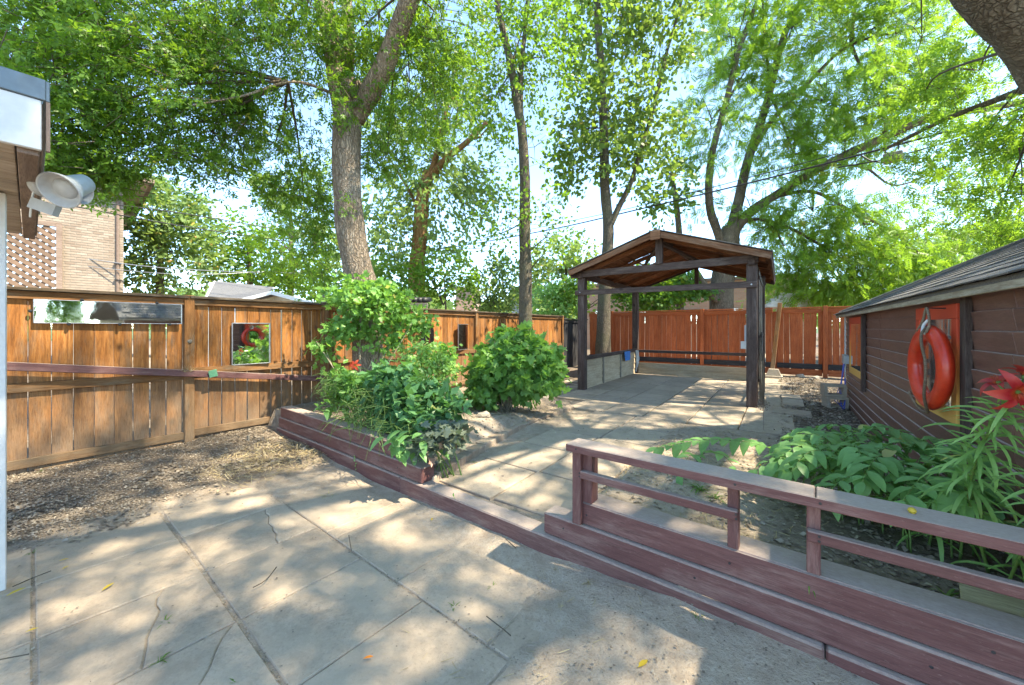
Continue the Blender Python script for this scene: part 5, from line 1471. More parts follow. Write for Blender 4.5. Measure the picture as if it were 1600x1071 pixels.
bgtree('walnut_sapling', 'dense green tree above the far end of the shed roof', 1480, 380, 16, [(1480, 400, 60, 45, 50), (1530, 380, 50, 40, 34), (1420, 430, 50, 35, 40), (1580, 360, 40, 40, 24)], T_PIN, 'lf_locust', kD, .2, size=.34, n=9, group='trees behind the red fence')
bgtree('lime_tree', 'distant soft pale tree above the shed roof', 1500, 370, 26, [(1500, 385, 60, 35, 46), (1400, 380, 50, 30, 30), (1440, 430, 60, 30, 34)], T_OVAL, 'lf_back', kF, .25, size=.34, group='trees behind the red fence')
# a far line of trees that closes the view at the horizon
def treeline():
    P = []
    for i in range(5200):
        a = rnd.uniform(-1.25, 1.35); D = rnd.uniform(38, 52); hgt = 3.6 + 2.4 * noise.noise(V(a * 5, 0, 0)) + 1.2 * noise.noise(V(a * 17, 3, 0))
        p = right * math.tan(a) * D + fwd * D; P.append((p.x, p.y, max(.2, hgt * rnd.random() ** .6 + 1.2)))
    P = np.array(P); n_ = len(P)
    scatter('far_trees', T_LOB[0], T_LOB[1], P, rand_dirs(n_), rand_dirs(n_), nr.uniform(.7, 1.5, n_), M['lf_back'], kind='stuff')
treeline()

# ---- what the long mirror shows: conifers and a pale house beyond the shed
for i, (x, y) in enumerate(((5.2, .35), (6.3, 1.35), (5.0, -.9))):
    t = empty('cedar_shrub', (x, y, 0), ['slim green conifer seen first in the long mirror', 'second green conifer seen in the long mirror', 'green conifer behind the camera side of the yard'][i], 'conifer', 'conifers seen in the mirror')
    MB().tube([(x, y, -.1), (x, y, 3.0)], .05, 6).build('trunk', M['twig'], t)
    n_ = 2600; hh = nr.rand(n_) ** .8; r_ = .62 * (1 - hh) ** .7 * nr.uniform(.75, 1.05, n_); a_ = nr.uniform(0, 6.283, n_)
    P = np.stack([x + r_ * np.cos(a_), y + r_ * np.sin(a_), .15 + hh * 3.2], 1)
    Y_ = np.stack([np.cos(a_) * .4, np.sin(a_) * .4, np.ones(n_)], 1); N_ = np.stack([np.cos(a_), np.sin(a_), np.full(n_, .3)], 1) + rand_dirs(n_) * .4
    scatter('foliage', T_PIN5[0], T_PIN5[1], P, Y_, N_, nr.uniform(.10, .2, n_), M['lf_deep'], t)
t = empty('neighbour_house', (8.5, 4.0, 0), 'pale rendered house reflected in the long mirror', 'house')
MB().box((8.5, 3.6, 2.2), (.3, 2.6, 4.4)).build('wall', M['cream'], t)
MB().box((8.32, 3.7, 1.6), (.06, .9, 2.1)).build('door', M['trimbrown'], t)

# ------------------------------------------------------------------ plants of the beds
def inbed(p, o=.25):
    p = Vector(p); p.y = max(p.y, wall_y(p.x) + o); return p
def put(name, me, parent, p, d, n_, s_=1.0):
    Mx = basis(p, d, n_) @ Matrix.Diagonal((s_, s_, s_, 1))
    return ob(name, me, parent, Mx)
def broad(L, wd, mat, segs=4, fold=.25, droop=.35, name='leaf', wav=0):
    """an oval leaf along local X with a folded midrib and a bend"""
    vs, fs = [], []
    for i in range(segs + 1):
        t = i / segs; w = wd * math.sin(math.pi * min(1, t * .93 + .04)) ** .8 * (1 - .25 * t)
        if i == segs: w = .002
        x = L * t * (1 - .12 * t); z = -droop * L * t * t
        k = wav * math.sin(t * 9)
        vs += [(x, -w, z + fold * w + k * w), (x, 0, z), (x, w, z + fold * w - k * w)]
    for i in range(segs):
        a = i * 3; fs += [(a, a + 3, a + 4, a + 1), (a + 1, a + 4, a + 5, a + 2)]
    return mesh(name, vs, fs, M[mat], True)

# currant bush
def shrub(name, loc, label, cat, stems, mat, T, blobs, size, n, L, group=None, hollow=.2, smat='woodstem', kw=None, sr=.008, keep=None):
    t = empty(name, loc, label, cat, group)
    loc = V(*loc); q = MB()
    for i in range(stems):
        a = rnd.uniform(0, 2 * math.pi); r = rnd.uniform(.02, .12); b = loc + V(math.cos(a) * r, math.sin(a) * r, -.03)
        bl = rnd.choice(blobs); e = V(*bl[:3]) + V(rnd.uniform(-1, 1) * bl[3], rnd.uniform(-1, 1) * bl[3], rnd.uniform(-.2, .8) * bl[4]) * .8
        q.tube(catmull([b, b.lerp(e, .45) + V(rnd.uniform(-.03, .03), rnd.uniform(-.03, .03), .06), e], 4), list(np.linspace(sr, sr * .35, 9)), 5, 0, False)
    q.build('stems', M[smat], t, True)
    c = Crown(); c.keep = keep
    for (x, y, z, r, rz, nt) in blobs:
        c.blob((x, y, z), (r, r, rz), nt, L, n, size, limbs=0, hollow=hollow, **(kw or dict(droop=.4, spread=.05, flat=.45)))
    c.build(t, T, M[mat], 'foliage', 'stem')
    return t
bx, by = at(795, 650, 5.75).x, at(795, 650, 5.75).y
bz = h(bx, by)
shrub('currant_bush', (bx, by, bz), 'rounded bright green currant bush with lobed leaves in the dirt bed', 'bush', 34, 'lf_bush', T_LOB,
      [(bx, by, bz + .72, .50, .42, 60), (bx - .22 * cY, by - .22 * sY, bz + .50, .42, .34, 44), (bx + .30 * cY, by + .30 * sY, bz + .62, .42, .40, 44), (bx + .05, by, bz + 1.02, .34, .25, 26),
       (bx - .42 * cY, by - .42 * sY, bz + .38, .28, .22, 22), (bx + .52 * cY, by + .52 * sY, bz + .80, .20, .26, 14), (bx + .25, by + .1, bz + 1.15, .14, .18, 6), (bx - .1, by + .1, bz + 1.18, .10, .16, 4)], .125, 13, .26, sr=.010)

# sapling with pale canes before the trunk
P0 = at(560, 620, 4.9); zz = h(P0.x, P0.y)
def dn(px, py, D): return tuple(at(px, py, D))
shrub('maple_sapling', (P0.x, P0.y, zz), 'young maple sapling with pale canes in front of the big trunk', 'sapling', 10, 'lf_bush', T_LOB,
      [dn(560, 462, 5.25) + (.42, .26, 48), dn(610, 475, 5.25) + (.36, .26, 34), dn(545, 512, 5.2) + (.34, .14, 20), dn(605, 525, 5.25) + (.27, .20, 12), dn(650, 500, 5.3) + (.20, .14, 12), dn(503, 545, 4.9) + (.13, .16, 5), dn(690, 555, 5.3) + (.18, .20, 10)], .075, 13, .24, sr=.009)
P0 = inbed(at(515, 625, 4.3), .35); zz = h(P0.x, P0.y)
shrub('phlox_clump', (P0.x, P0.y, zz), 'rounded light green leafy clump at the fence end of the left bed', 'plant', 14, 'lf_bush', T_OVAL,
      [dn(520, 592, 4.35) + (.22, .18, 40), dn(545, 605, 4.3) + (.20, .18, 26), dn(510, 622, 4.3) + (.16, .14, 16)], .085, 12, .18, smat='stem', keep=lambda P: P[:, 1] > 2.03 - .062 * P[:, 0] + .12)
P0 = at(690, 600, 5.0); zz = h(P0.x, P0.y)
shrub('spirea_bush', (P0.x, P0.y, zz), 'yellow green spirea with fine leaves beside the arched mirror', 'bush', 16, 'lf_lily', T_OVAL,
      [dn(655, 560, 4.9) + (.26, .24, 34), dn(690, 575, 5.0) + (.20, .22, 22), dn(640, 595, 4.8) + (.2, .2, 16)], .060, 14, .18, smat='stem')
P0 = inbed(at(610, 660, 3.9), .4); zz = h(P0.x, P0.y)
kH = dict(droop=.5, spread=.05, flat=.6)
shrub('hydrangea_mass', (P0.x, P0.y, zz), 'large dark green broad leaved mass spilling over the left timbers', 'plant', 26, 'lf_dark', T_OVAL,
      [dn(570, 625, 3.9) + (.26, .22, 36), dn(620, 630, 3.9) + (.26, .24, 40), dn(665, 620, 4.1) + (.24, .22, 34), dn(600, 665, 3.6) + (.22, .16, 26), dn(650, 670, 3.6) + (.20, .16, 24), dn(550, 655, 3.8) + (.18, .12, 16), dn(700, 640, 4.0) + (.14, .16, 12), dn(520, 650, 4.0) + (.14, .08, 8), dn(620, 590, 4.2) + (.22, .18, 20)], .120, 12, .2, smat='stem', kw=kH, keep=lambda P: P[:, 1] > 2.03 - .062 * P[:, 0] + .17 + .25 * (P[:, 2] < .45))
P0 = inbed(at(690, 700, 3.35), .35); zz = h(P0.x, P0.y)
shrub('heuchera_plant', (P0.x, P0.y, zz), 'low dusky leaved heuchera at the corner by the edging bricks', 'plant', 6, 'lf_heu', T_LOB,
      [dn(690, 675, 3.4) + (.13, .09, 11), dn(672, 690, 3.3) + (.10, .07, 7), dn(708, 668, 3.5) + (.08, .07, 5)], .085, 8, .10, smat='stem', kw=kH)

# the strap and oval leaved plants along the top timber: single leaves
hosta = [broad(L, w, 'lf_seal', 5, .3, d) for L, w, d in ((.13, .034, .4), (.15, .038, .6), (.11, .030, .3), (.16, .038, .7))]
t = empty('hosta_clump', at(640, 705, 3.2), 'pale green drooping broad leaves at the end of the top timber', 'plant')
for i in range(34):
    px = rnd.choice([rnd.uniform(615, 665), rnd.uniform(600, 690)])
    p = at(px, rnd.uniform(672, 712), rnd.uniform(3.15, 3.4)); p.z = max(p.z, h(p.x, p.y) + .06)
    a = rnd.uniform(-2.6, -.2); d = right * math.cos(a) * .7 - fwd * rnd.uniform(.3, 1) + V(0, 0, rnd.uniform(-.4, .5))
    put('leaf', rnd.choice(hosta), t, p, d, V(rnd.uniform(-.3, .3), rnd.uniform(-.3, .3), 1), rnd.uniform(.75, 1.1))
q = MB()
for i in range(9):
    a = inbed(at(rnd.uniform(620, 670), 700, 3.25), .24); a.z = h(a.x, a.y) - .02; q.tube([a, a + V(rnd.uniform(-.05, .05), rnd.uniform(-.05, .05), .16)], .005, 5)
q.build('stem', M['stem'], t)
t = empty('hosta_clump', at(505, 640, 3.9), 'few pale leaves poking over the fence end of the top timber', 'plant')
for i in range(9):
    p = at(rnd.uniform(492, 520), rnd.uniform(628, 645), 3.95); d = right * rnd.uniform(-1, 1) - fwd * rnd.uniform(0, .6) + V(0, 0, rnd.uniform(.1, .8))
    put('leaf', rnd.choice(hosta), t, p, d, V(0, 0, 1), .8)
a = inbed(at(505, 655, 3.95), .24); MB().tube([V(a.x, a.y, h(a.x, a.y) - .02), a + V(0, 0, .08)], .006, 5).build('stem', M['stem'], t)

def blade(L, wd, mat, curve=.6, segs=6, name='leaf'):
    vs, fs = [], []
    for i in range(segs + 1):
        t = i / segs; w = wd * (math.sin(math.pi * (t * .85 + .12)) ** .7) * (1 if i < segs else .03)
        a = curve * t; x = L * (math.sin(a * 1.0) / (curve or 1) if curve else t); z = -L * (1 - math.cos(a)) / (curve or 1)
        vs += [(x, -w, z + w * .35), (x, 0, z), (x, w, z + w * .35)]
    for i in range(segs):
        a = i * 3; fs += [(a, a + 3, a + 4, a + 1), (a + 1, a + 4, a + 5, a + 2)]
    return mesh(name, vs, fs, M[mat], True)
lilyl = [blade(L, w, 'lf_lily', c_) for L, w, c_ in ((.20, .0085, 1.1), (.24, .0095, 1.6), (.17, .008, .8), (.27, .010, 1.9), (.15, .0075, 1.3))]
def petal(L, wd, mat, curve):
    vs, fs = [], []
    S_ = 7
    for i in range(S_ + 1):
        t = i / S_; w = wd * math.sin(math.pi * min(.985, t * .88 + .10)) ** .9
        a = curve * t; x = L * math.sin(a) / curve; z = L * (1 - math.cos(a)) / curve
        for k in (-1, -.5, 0, .5, 1): vs.append((x, w * k, z * -1 + abs(k) ** 2 * w * .35 - (.0018 if k == 0 else 0)))
    for i in range(S_):
        for k in range(4): a = i * 5 + k; fs.append((a, a + 5, a + 6, a + 1))
    return mesh('petal', vs, fs, M[mat], True)
PT = {m_: [petal(.125, .027, m_, 1.5), petal(.130, .020, m_, 1.9)] for m_ in ('petal', 'petal_orange')}
def flower(parent, c_, d, mat, s_=1.0, opening=.9, n_=6):
    d = d.normalized(); u = d.cross(V(.2, .1, 1)).normalized(); w = d.cross(u)
    hd = ob('flower', mesh('flower', MB().lathe([(0, 0), (.006, .004), (.008, .014), (.005, .022), (0, .024)], Matrix.Translation(c_ - d * .01) @ d.to_track_quat('Z', 'Y').to_matrix().to_4x4(), 8).v, MB().lathe([(0, 0)] * 5, None, 8).f, M['stem']), parent)
    for i in range(n_):
        a = 2 * math.pi * i / n_ + .3; o = u * math.cos(a) + w * math.sin(a)
        dd = (d * (1 - opening) + o * opening + d * .55).normalized()
        ob('petal', PT[mat][i % 2], hd, basis(c_, dd, d * 1.0 - o * .2) @ Matrix.Diagonal((s_, s_, s_, 1)))
    q = MB()
    for i in range(6):
        a = 2 * math.pi * i / 6; o = u * math.cos(a) + w * math.sin(a); e = c_ + d * .05 * s_ + o * .016 * s_
        q.tube([c_, c_ + d * .025 * s_ + o * .004, e], .0009, 3); q.box(e, (.009, .003, .003), Matrix.Rotation(a, 3, 'Z'))
    q.build('stamens', M['anther'], hd)
def lily_stalk(name, P, label, group, nl, lmin, r=.006, s_=1.0, parent=None):
    Q = catmull(P, 8)
    t = empty(name, P[0], label, 'lily', group)
    v_, f_ = tube_data(Q, list(np.linspace(r, r * .6, len(Q))), 7); ob('stem', mesh('stem', v_, f_, M['stem'], True), t)
    N = len(Q) - 1
    for i in range(nl):
        k = lmin + (1 - lmin) * (i / nl) ** .9; f_ = k * N; j = min(N - 1, int(f_)); p = Q[j].lerp(Q[j + 1], f_ - j); T_ = (Q[j + 1] - Q[j]).normalized()
        a = i * 2.399; sd_ = T_.cross(V(.3, .9, .1)).normalized(); o = sd_ * math.cos(a) + T_.cross(sd_) * math.sin(a)
        d = o + T_ * rnd.uniform(.35, .8)
        put('leaf', rnd.choice(lilyl), t, p, d, (T_ + V(0, 0, .4)).normalized(), s_ * rnd.uniform(.8, 1.15) * (1 - .35 * k))
    return t, Q
# red lily at the right edge
tip = at(1583, 625, 1.42)
gb = at(1545, 900, 1.75); gb.z = h(gb.x, gb.y)
P = [gb, gb.lerp(tip, .35) + V(-.06, .05, .05), gb.lerp(tip, .7) + V(-.05, .04, .03), tip]
t, Q = lily_stalk('red_lily', P, 'tall leafy lily with red flowers by the railing at the right edge', 'lilies', 92, .28, .007)
f1 = at(1588, 612, 1.40)
flower(t, f1, -fwd * .9 - right * .15 - V(0, 0, .25), 'petal', .86, .85)
f2 = at(1562, 600, 1.52); flower(t, f2, V(0, 0, .9) - right * .6 + fwd * .1, 'petal', .66, .8)
f3 = at(1600, 590, 1.5); flower(t, f3, V(0, 0, 1) + right * .4, 'petal', .62, .45)
for f_ in (f2, f3): MB().tube([tip, f_], .003, 5).build('flower_stalk', M['stem'], t)
for (a_, b_, lab) in (((1500, 905, 1.85), (1502, 690, 1.72), 'second lily stalk without flower left of the red lily'), ((1570, 930, 1.65), (1640, 740, 1.35), 'third lily stalk half outside the right edge'), ((1450, 900, 1.95), (1460, 760, 1.85), 'shorter lily stalk between the broad leaves and the red lily')):
    g_ = at(*a_); g_.z = h(g_.x, g_.y); tp = at(*b_)
    lily_stalk('lily_stalk', [g_, g_.lerp(tp, .5) + V(.02, .02, .03), tp], lab, 'lilies', 44, .12, .006)
# orange lily in the left bed
tp = inbed(at(543, 572, 4.15), .2); g_ = inbed(at(540, 665, 4.0)); g_.z = h(g_.x, g_.y)
t, Q = lily_stalk('orange_lily', [g_, g_.lerp(tp, .5) + V(.02, 0, 0), tp], 'orange lily flowering among the green clump in the left bed', 'lilies', 40, .2, .006)
flower(t, tp, -fwd + V(0, 0, .3), 'petal_orange', .62, .9); flower(t, tp + V(-.05, -.02, -.01), -right - fwd * .4 + V(0, 0, .2), 'petal_orange', .5, .9)
for (px, D) in ((562, 4.05), (530, 4.1), (578, 4.0)):
    tp = inbed(at(px, 600 + rnd.uniform(-8, 12), D + .1), .2); g_ = inbed(at(px - 3, 665, D)); g_.z = h(g_.x, g_.y)
    lily_stalk('lily_stalk', [g_, g_.lerp(tp, .5) + V(.015, 0, 0), tp], {562: 'leafy lily stalk right of the orange flower', 530: 'leafy lily stalk left of the orange flower', 578: 'leafy lily stalk deepest in the dark foliage'}[px], 'lilies', 30, .2, .005)

# solomon's seal: arching stems with paired oval leaves
seal = [broad(L, w, 'lf_seal', 4, .25, d) for L, w, d in ((.115, .030, .30), (.125, .033, .5), (.105, .028, .15), (.12, .034, .7))]
def seal_stem(t, base, rise, d, reach, n_, s_=1.0):
    d = d.normalized(); rise *= 1.12; top = base + V(0, 0, rise) + d * reach * .25
    P = [base, base + V(0, 0, rise * .55) + d * reach * .04, top, top + d * reach * .4 + V(0, 0, .02), top + d * reach * .78 - V(0, 0, .06)]
    Q = catmull(P, 7)
    v_, f_ = tube_data(Q, list(np.linspace(.0045, .002, len(Q))), 5); ob('stem', mesh('stem', v_, f_, M['stem'], True), t)
    N = len(Q) - 1
    for i in range(n_):
        k = .42 + .58 * i / (n_ - 1); f_ = k * N; j = min(N - 1, int(f_)); p = Q[j].lerp(Q[j + 1], f_ - j); T_ = (Q[j + 1] - Q[j]).normalized()
        sd_ = T_.cross(V(0, 0, 1)).normalized() * (1 if i % 2 else -1)
        dd = sd_ * .9 + T_ * .75 + V(0, 0, rnd.uniform(.0, .25))
        if i == n_ - 1: dd = T_
        put('leaf', rnd.choice(seal), t, p, dd, (V(0, 0, 1) - sd_ * .25 - T_ * .1), s_ * rnd.uniform(.85, 1.12))
clumps = [
    ('arching broad leaved stem nearest the shelter floor, in the middle of the dirt', [(1235, 760, 3.1, -.30, .24, 26), ], 1.35),
    ('little upright leafy sprig left of the long arching stem', [(1092, 735, 3.2, .05, .16, 7), (1090, 735, 3.15, -.1, .14, 7)], 1.0),
    ('broad leaved clump with pale upper leaves against the shed wall', [(1290, 770, 3.0, -.25, .36, 11), (1310, 765, 3.05, .2, .38, 11), (1330, 775, 2.95, .0, .42, 12), (1280, 760, 3.2, -.4, .30, 10), (1345, 770, 3.0, .35, .36, 11)], 1.1),
    ('dense green leaved clump behind the second rail post', [(1300, 830, 2.35, -.35, .34, 11), (1330, 830, 2.4, -.1, .38, 12), (1350, 825, 2.45, .3, .38, 12), (1320, 840, 2.3, .1, .30, 10), (1290, 815, 2.5, -.6, .34, 12), (1270, 820, 2.5, -.9, .28, 10)], 1.05),
    ('drooping leafy clump in the middle behind the railing', [(1390, 840, 2.2, -.2, .36, 11), (1420, 840, 2.2, .25, .38, 12), (1400, 820, 2.4, .1, .42, 12), (1440, 830, 2.2, .5, .34, 11), (1380, 860, 2.1, -.5, .28, 10), (1410, 870, 2.0, .1, .24, 9)], 1.05),
    ('leafy clump at the foot of the red lily', [(1480, 860, 2.0, -.3, .32, 10), (1500, 850, 2.1, .3, .36, 11), (1460, 850, 2.1, -.1, .36, 11), (1520, 870, 1.9, .6, .28, 10)], 1.15)]
for k, (lab, st, s_) in enumerate(clumps):
    b0 = at(*st[0][:3]); t = empty('solomons_seal', (b0.x, b0.y, h(b0.x, b0.y)), lab, 'plant', 'broad leaved plants behind the railing')
    for (px, py, D, dirx, rise, n_) in st:
        b = at(px, py, D); b.z = h(b.x, b.y)
        d = right * (dirx * 2.2 if dirx else .1) - fwd * (.45 if k not in (0,) else -.1) + V(rnd.uniform(-.2, .2), rnd.uniform(-.2, .2), 0)
        if k == 0: d = -right + fwd * .10
        seal_stem(t, b, rise, d, (1.0 if k == 0 else .42), n_, s_)
        if k > 1:
            for z_ in range(2):
                b2 = b + V(rnd.uniform(-.10, .10), rnd.uniform(-.10, .10), 0)
                seal_stem(t, b2, rise * rnd.uniform(.45, 1.0), V(rnd.uniform(-1, 1), rnd.uniform(-1, 1), 0), rnd.uniform(.28, .42), 8, s_)

# strappy daylily and weeds
strap = [blade(L, w, 'grass', c_) for L, w, c_ in ((.16, .006, 1.2), (.20, .007, 1.8), (.12, .005, .7))]
def tuft(p, n_, s_, label, name='grass_tuft', cat='weed', mat=None, group='weeds and grass tufts'):
    t = empty(name, (p[0], p[1], h(p[0], p[1])), label, cat, group)
    for i in range(n_):
        a = rnd.uniform(0, 6.28); el = rnd.uniform(.2, 1.6)
        put('blade', rnd.choice(mat or strap), t, (p[0] + rnd.uniform(-.02, .02) * s_, p[1] + rnd.uniform(-.02, .02) * s_, h(p[0], p[1]) - .002), V(math.cos(a), math.sin(a), el), V(-math.cos(a) * .4, -math.sin(a) * .4, 1), s_ * rnd.uniform(.6, 1.15))
strawb = [blade(L, w, 'straw', c_) for L, w, c_ in ((.14, .003, 1.2), (.10, .003, 1.9), (.07, .003, .6))]
def gp(px, py, z=0.0): D = 600 * (EYE - z) / (py - 512); return at(px, py, D)
for (px, py, z, n_, s_, lab, mt) in (
    (1262, 905, .34, 16, .55, 'bright strappy tuft before the second thin rail post', strap), (1315, 900, .34, 14, .55, 'yellowing strappy tuft right of the second thin rail post', strap),
    (1480, 925, .34, 10, .6, 'leafy sprig beside the loose pale board', strap), (1095, 775, .28, 30, .7, 'large scruffy weed patch seen under the top rail', strap), (1120, 790, .28, 24, .6, 'pale grass clump left of the middle thin post', strap),
    (1065, 740, .2, 12, .4, 'small weed by the sprig under the rail', strap), (945, 700, .15, 24, .3, 'dry grass patch behind the first railing post', strap), (962, 705, .16, 20, .28, 'second dry patch behind the first railing post', strawb),
    (512, 775, 0, 26, .9, 'grey green dried tuft on the patio near the timbers', strawb), (520, 778, 0, 10, .35, 'little green in the dried tuft on the patio', strap),
    (258, 972, 0, 26, .32, 'grass tuft growing in the cracked slab', strap), (248, 1034, 0, 24, .34, 'grass tuft at the end of the slab crack', strap), (396, 838, 0, 8, .22, 'tiny grass tuft in a slab crack near the dirt', strap),
    (372, 1066, 0, 12, .3, 'grass sprig in the wide slab joint at the bottom edge', strap), (710, 948, 0, 12, .30, 'green sprig in the joint of the sunlit slab', strap), (770, 917, 0, 12, .30, 'low leafy weed on the sandy slab', strap),
    (868, 890, .02, 16, .35, 'dry stalks rising from the sand before the wall', strawb), (920, 920, .02, 22, .45, 'spiky dried weed on the sand', strawb), (875, 950, .02, 14, .35, 'dry wisp on the sand left of the spiky weed', strawb),
    (1088, 985, .02, 8, .25, 'tiny yellowing weed near the wall foot', strap), (50, 860, .01, 14, .3, 'green litter tuft at the left patio edge', strap), (20, 848, .01, 8, .3, 'small tuft at the far left dirt edge', strap), (60, 745, .05, 12, .4, 'weed at the foot of the left fence', strap),
    (345, 672, .05, 12, .4, 'weed by the wooden stake', strap), (252, 700, .05, 6, .3, 'tiny weed at the fence post foot', strap), (995, 775, .25, 12, .3, 'dry sprig under the first rail bay', strawb), (1010, 800, .3, 10, .3, 'dry wisp in the middle of the first rail bay', strawb),
    (940, 640, .12, 10, .3, 'green tuft at the pergola side of the path', strap), (1130, 668, .12, 12, .3, 'weed in the paver joint before the right post', strap), (870, 612, .12, 10, .35, 'grass sprig on the path left of the shelter post', strap),
    (735, 665, .14, 12, .35, 'tuft beside the pale stone', strap), (740, 720, .12, 12, .3, 'grass on the brick edging', strap), (1210, 860, .34, 18, .3, 'creeping weed in the dark soil under the rail', strap), (858, 800, .13, 20, .3, 'weeds at the outer side of the first railing post', strap)):
    p = gp(px, py, z); tuft((p.x, p.y), n_, s_, lab, mat=mt)
# dried seed head standing in the path
t = empty('seed_head', gp(1193, 672, .12), 'dried brown allium seed head on a thin stalk before the right post', 'dried flower')
g_ = gp(1193, 672, .12); hd = at(1195, 640, 600 * 1.33 / 160); hd = g_ + V(0, 0, .32)
q = MB().tube([g_, hd], .003, 5)
for i in range(46):
    d = Vector(rand_dirs(1)[0]); q.tube([hd, hd + d * .07], .0009, 3); q.box(hd + d * .07, (.010, .010, .010))
q.build('head', M['trimbrown'], t)
# leaflets weeds growing at the timber foot
for (px, py, lab) in ((557, 735, 'small green shoot growing from the lower timber joint'), (711, 800, 'little shoot at the foot of the lowest timber')):
    p = gp(px, py, .02); t = empty('timber_shoot', p, lab, 'weed', 'weeds and grass tufts')
    for i in range(5): put('leaf', hosta[2], t, p + V(0, -.01, .03 * i), V(rnd.uniform(-1, 1), -.6, 1), V(0, -1, .3), .35)

# ------------------------------------------------------------------ litter on the ground (nobody could count it)
def ground_scatter(name, n, fn, T, mat, smin, smax, up=.9, kw=None, lift=.004):
    P = []
    while len(P) < n:
        p = fn()
        if p is None: continue
        P.append((p[0], p[1], h(p[0], p[1]) + lift + rnd.uniform(0, .006)))
    P = np.array(P); N = len(P)
    Y = rand_dirs(N); Y[:, 2] *= .25
    Nm = rand_dirs(N) * (1 - up); Nm[:, 2] += up
    return scatter(name, T[0], T[1], P, Y, Nm, nr.uniform(smin, smax, N), mat, kind='stuff')
def rpt(x0, x1, y0, y1, f=None):
    def g():
        x, y = rnd.uniform(x0, x1), rnd.uniform(y0, y1)
        if f and rnd.random() > f(x, y): return None
        return x, y
    return g
T_CHIP = ([(-.5, 0, 0), (.5, .1, .08), (.3, 1, -.02), (-.4, .9, .1)], [(0, 1, 2), (0, 2, 3)])
T_STICK = ([(-.03, 0, 0), (.03, 0, 0), (.02, 1, .03), (-.02, 1, .05)], [(0, 1, 2), (0, 2, 3)])
ld = lambda x, y: (1 if x < -4.15 else .10 * sm(-3.7, -4.1, x)) * (.35 + .9 * max(0, .3 + noise.noise(V(x * 1.5, y * 1.5, 9)))) if y < wall_y(x) else 0
ground_scatter('dirt_litter', 30000, rpt(-5.9, -3.6, -.8, 2.3, ld), T_CHIP, M['litter'], .004, .017, .7)
ground_scatter('dry_straw_litter', 1500, rpt(-5.6, -3.9, .6, 2.3, lambda x, y: sm(1.0, .2, math.hypot(x + 4.3, (y - 1.9) * 1.2)) if y < wall_y(x) else 0), T_STICK, M['straw'], .03, .09, .6, lift=.02)
ground_scatter('leaf_mulch', 13000, rpt(-.05, .95, 4.6, 13, lambda x, y: .3 + .7 * max(0, .4 + noise.noise(V(x * 2, y, 4)))), T_CHIP, M['litter'], .010, .035, .7)
ground_scatter('bed_litter', 5200, rpt(-1.2, .95, 2.3, 5.6, lambda x, y: .2 + .6 * sm(-.2, .8, x)), T_CHIP, M['litter'], .006, .028, .75)
ground_scatter('bed_straw', 1800, rpt(-1.35, .2, 2.3, 5.7, lambda x, y: max(0, .25 + noise.noise(V(x * 2.5, y * 1.5, 2)))), T_STICK, M['straw'], .02, .08, .75, lift=.006)
ground_scatter('left_bed_litter', 5200, rpt(-5.7, -2.75, 2.4, 6.2, lambda x, y: .5), T_CHIP, M['litter'], .008, .03, .75)
ground_scatter('bush_straw', 900, rpt(-3.9, -2.8, 4.0, 5.9, lambda x, y: .6), T_STICK, M['straw'], .02, .08, .75, lift=.006)
ground_scatter('sand_specks', 2600, rpt(-1.6, 1.0, .3, 2.05, lambda x, y: .25 + .75 * sm(-.9, -.3, x)), T_CHIP, M['litter'], .003, .012, .8)
ground_scatter('sand_straw', 260, rpt(-1.5, 1.0, .4, 2.0, lambda x, y: max(0, .2 + noise.noise(V(x * 3, y * 3, 2)))), T_STICK, M['straw'], .015, .06, .85, lift=.006)
ground_scatter('joint_debris', 1100, lambda: (lambda u, v_: (uv(u, v_)))(rnd.uniform(-1.8, 1.6), rnd.choice([0, -.63, .66, -1.25]) + rnd.gauss(0, .014)), T_CHIP, M['litter'], .003, .010, .8, lift=.008)
ground_scatter('slab_debris', 380, lambda: uv(rnd.uniform(-1.9, 1.7), rnd.uniform(-1.2, 1.2)), T_CHIP, M['litter'], .003, .012, .9, lift=.018)
ground_scatter('path_debris', 900, rpt(-3.5, .1, 2.4, 11), T_CHIP, M['litter'], .005, .022, .9, lift=.05)
ground_scatter('sand_drift_litter', 700, rpt(-2.5, -1.3, 2.3, 5.8), T_CHIP, M['litter'], .004, .014, .9, lift=.02)
# larger chips, twigs and yellow leaves that can be picked out one by one
yl = broad(.075, .014, 'yellowleaf', 3, .2, .1, 'fallen_leaf')
for (px, py, z, s_, lab) in ((178, 914, .004, .9, 'largest yellow leaf on the left slab'), (92, 880, .004, .6, 'small yellow leaf near the patio edge'), (97, 893, .004, .6, 'smaller yellow leaf just below another'), (60, 985, .004, .6, 'pale yellow leaf on the lower left slab'), (583, 1030, .004, .6, 'yellow leaf on the bottom middle slab'),
                             (10, 935, .006, 1.0, 'orange brown leaf at the far left edge'), (975, 938, .03, .5, 'tiny yellow leaf on the sand'), (1012, 1036, .03, .9, 'orange leaf on the sand near the wall'), (676, 812, .004, .6, 'yellow green leaf at the timber foot'), (1185, 727, .25, .7, 'curled yellow leaf under the arching stem')):
    p = gp(px, py, z); put('fallen_leaf', yl, None, V(p.x, p.y, z + .012), V(rnd.uniform(-1, 1), rnd.uniform(-1, 1), .05), V(0, 0, 1), s_)
    tag(bpy.data.objects[-1] if False else COL.objects[-1], lab, 'leaf', 'fallen yellow leaves')
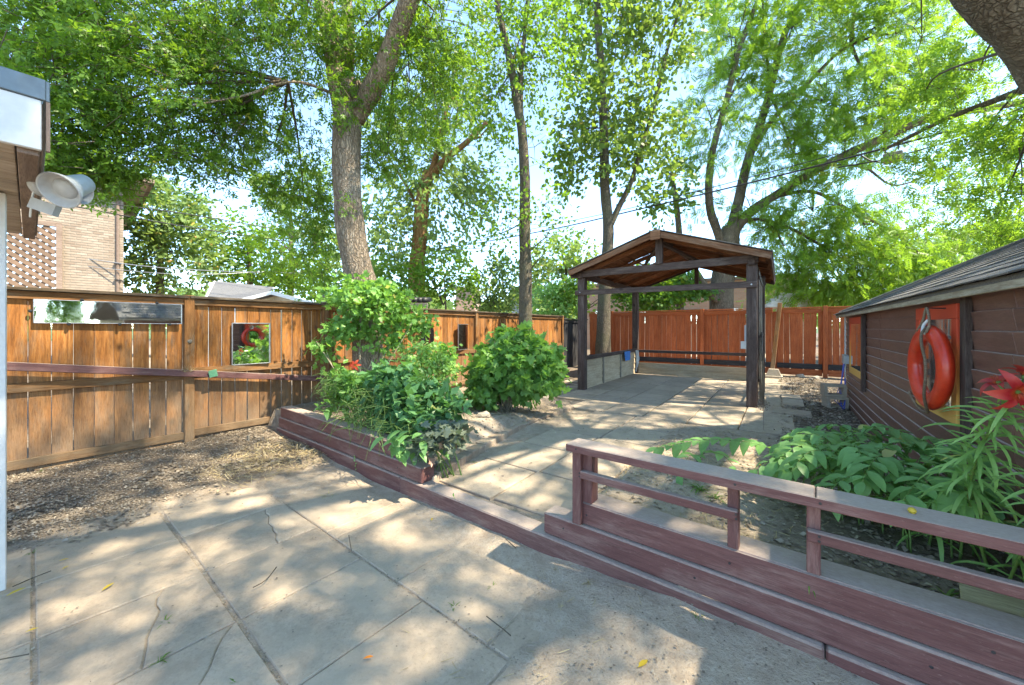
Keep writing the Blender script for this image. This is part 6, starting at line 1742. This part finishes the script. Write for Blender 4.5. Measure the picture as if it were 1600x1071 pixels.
for (pts, lab) in (([(760, 972), (785, 990), (798, 1003)], 'short twig on the sand'), ([(395, 925), (415, 915), (432, 892)], 'brown forked twig on the middle slab'), ([(545, 843), (549, 868)], 'thin twig lying across a slab joint'), ([(20, 925), (50, 910), (80, 900)], 'long dark twig on the left slab'), ([(790, 848), (806, 862)], 'dark twig at the foot of the lowest timber'), ([(0, 1040), (45, 1032)], 'dark stick at the lower left edge'), ([(1148, 1030), (1180, 1045), (1200, 1060)], 'curved stick on the sand by the wall')):
    P = [gp(x, y, .0) + V(0, 0, .022 + rnd.uniform(0, .008)) for x, y in pts]
    MB().tube(catmull(P, 3), .0028, 5, .2).build('twig_piece', M['twig'], label=lab, cat='twig', group='twigs on the patio')

ground_scatter('leaf_clumps', 900, rpt(-5.8, -3.9, -.2, 2.3, lambda x, y: max(0, noise.noise(V(x * 2.2, y * 2.2, 1)) * 1.6) if y < wall_y(x) else 0), T_OVAL, M['litter'], .03, .06, .7, lift=.006)
# screw heads on the railing, the walls and the shelter
sc = MB().lathe([(0, .0015), (.0055, .001), (.006, 0)], None, 8)
scm = mesh('screw', sc.v, sc.f, M['darkmetal']); sc2 = MB().lathe([(0, .006), (.012, .005), (.014, 0)], None, 8); bom = mesh('bolt', sc2.v, sc2.f, M['steel'])
fn = V(-.062, -1, 0).normalized()
def screw(parent, p, n_, me=None): 
    Mx = n_.to_track_quat('Z', 'Y').to_matrix().to_4x4(); Mx.translation = p
    ob('screw' if me is None else 'bolt', me or scm, parent, Mx)
for x in (-.98, -.17, .13, 1.36):
    for z in (.565, .585): screw(rl, V(x, wall_y(x) + .006, z), fn)
    screw(rl, V(x, wall_y(x) - .0425, .74), fn)
for x in (-1.1, -.35, .45, 1.2):
    screw(tw, V(x, wall_y(x) + .0235, .21), fn); screw(tw, V(x + .15, wall_y(x + .15) + .0425, .33), fn)
for x in (-5.2, -4.2, -3.2, -2.9):
    screw(tw, V(x, wall_y(x) + .0295, .34), fn); screw(tw, V(x + .1, wall_y(x + .1) + .0155, .20), fn)
for x, z in ((xl - .02, 2.575), (xr + .03, 2.59), (xl, 2.19), (xr, 2.165)):
    screw(pg, V(x, yf - .126, z), V(0, -1, 0), bom)
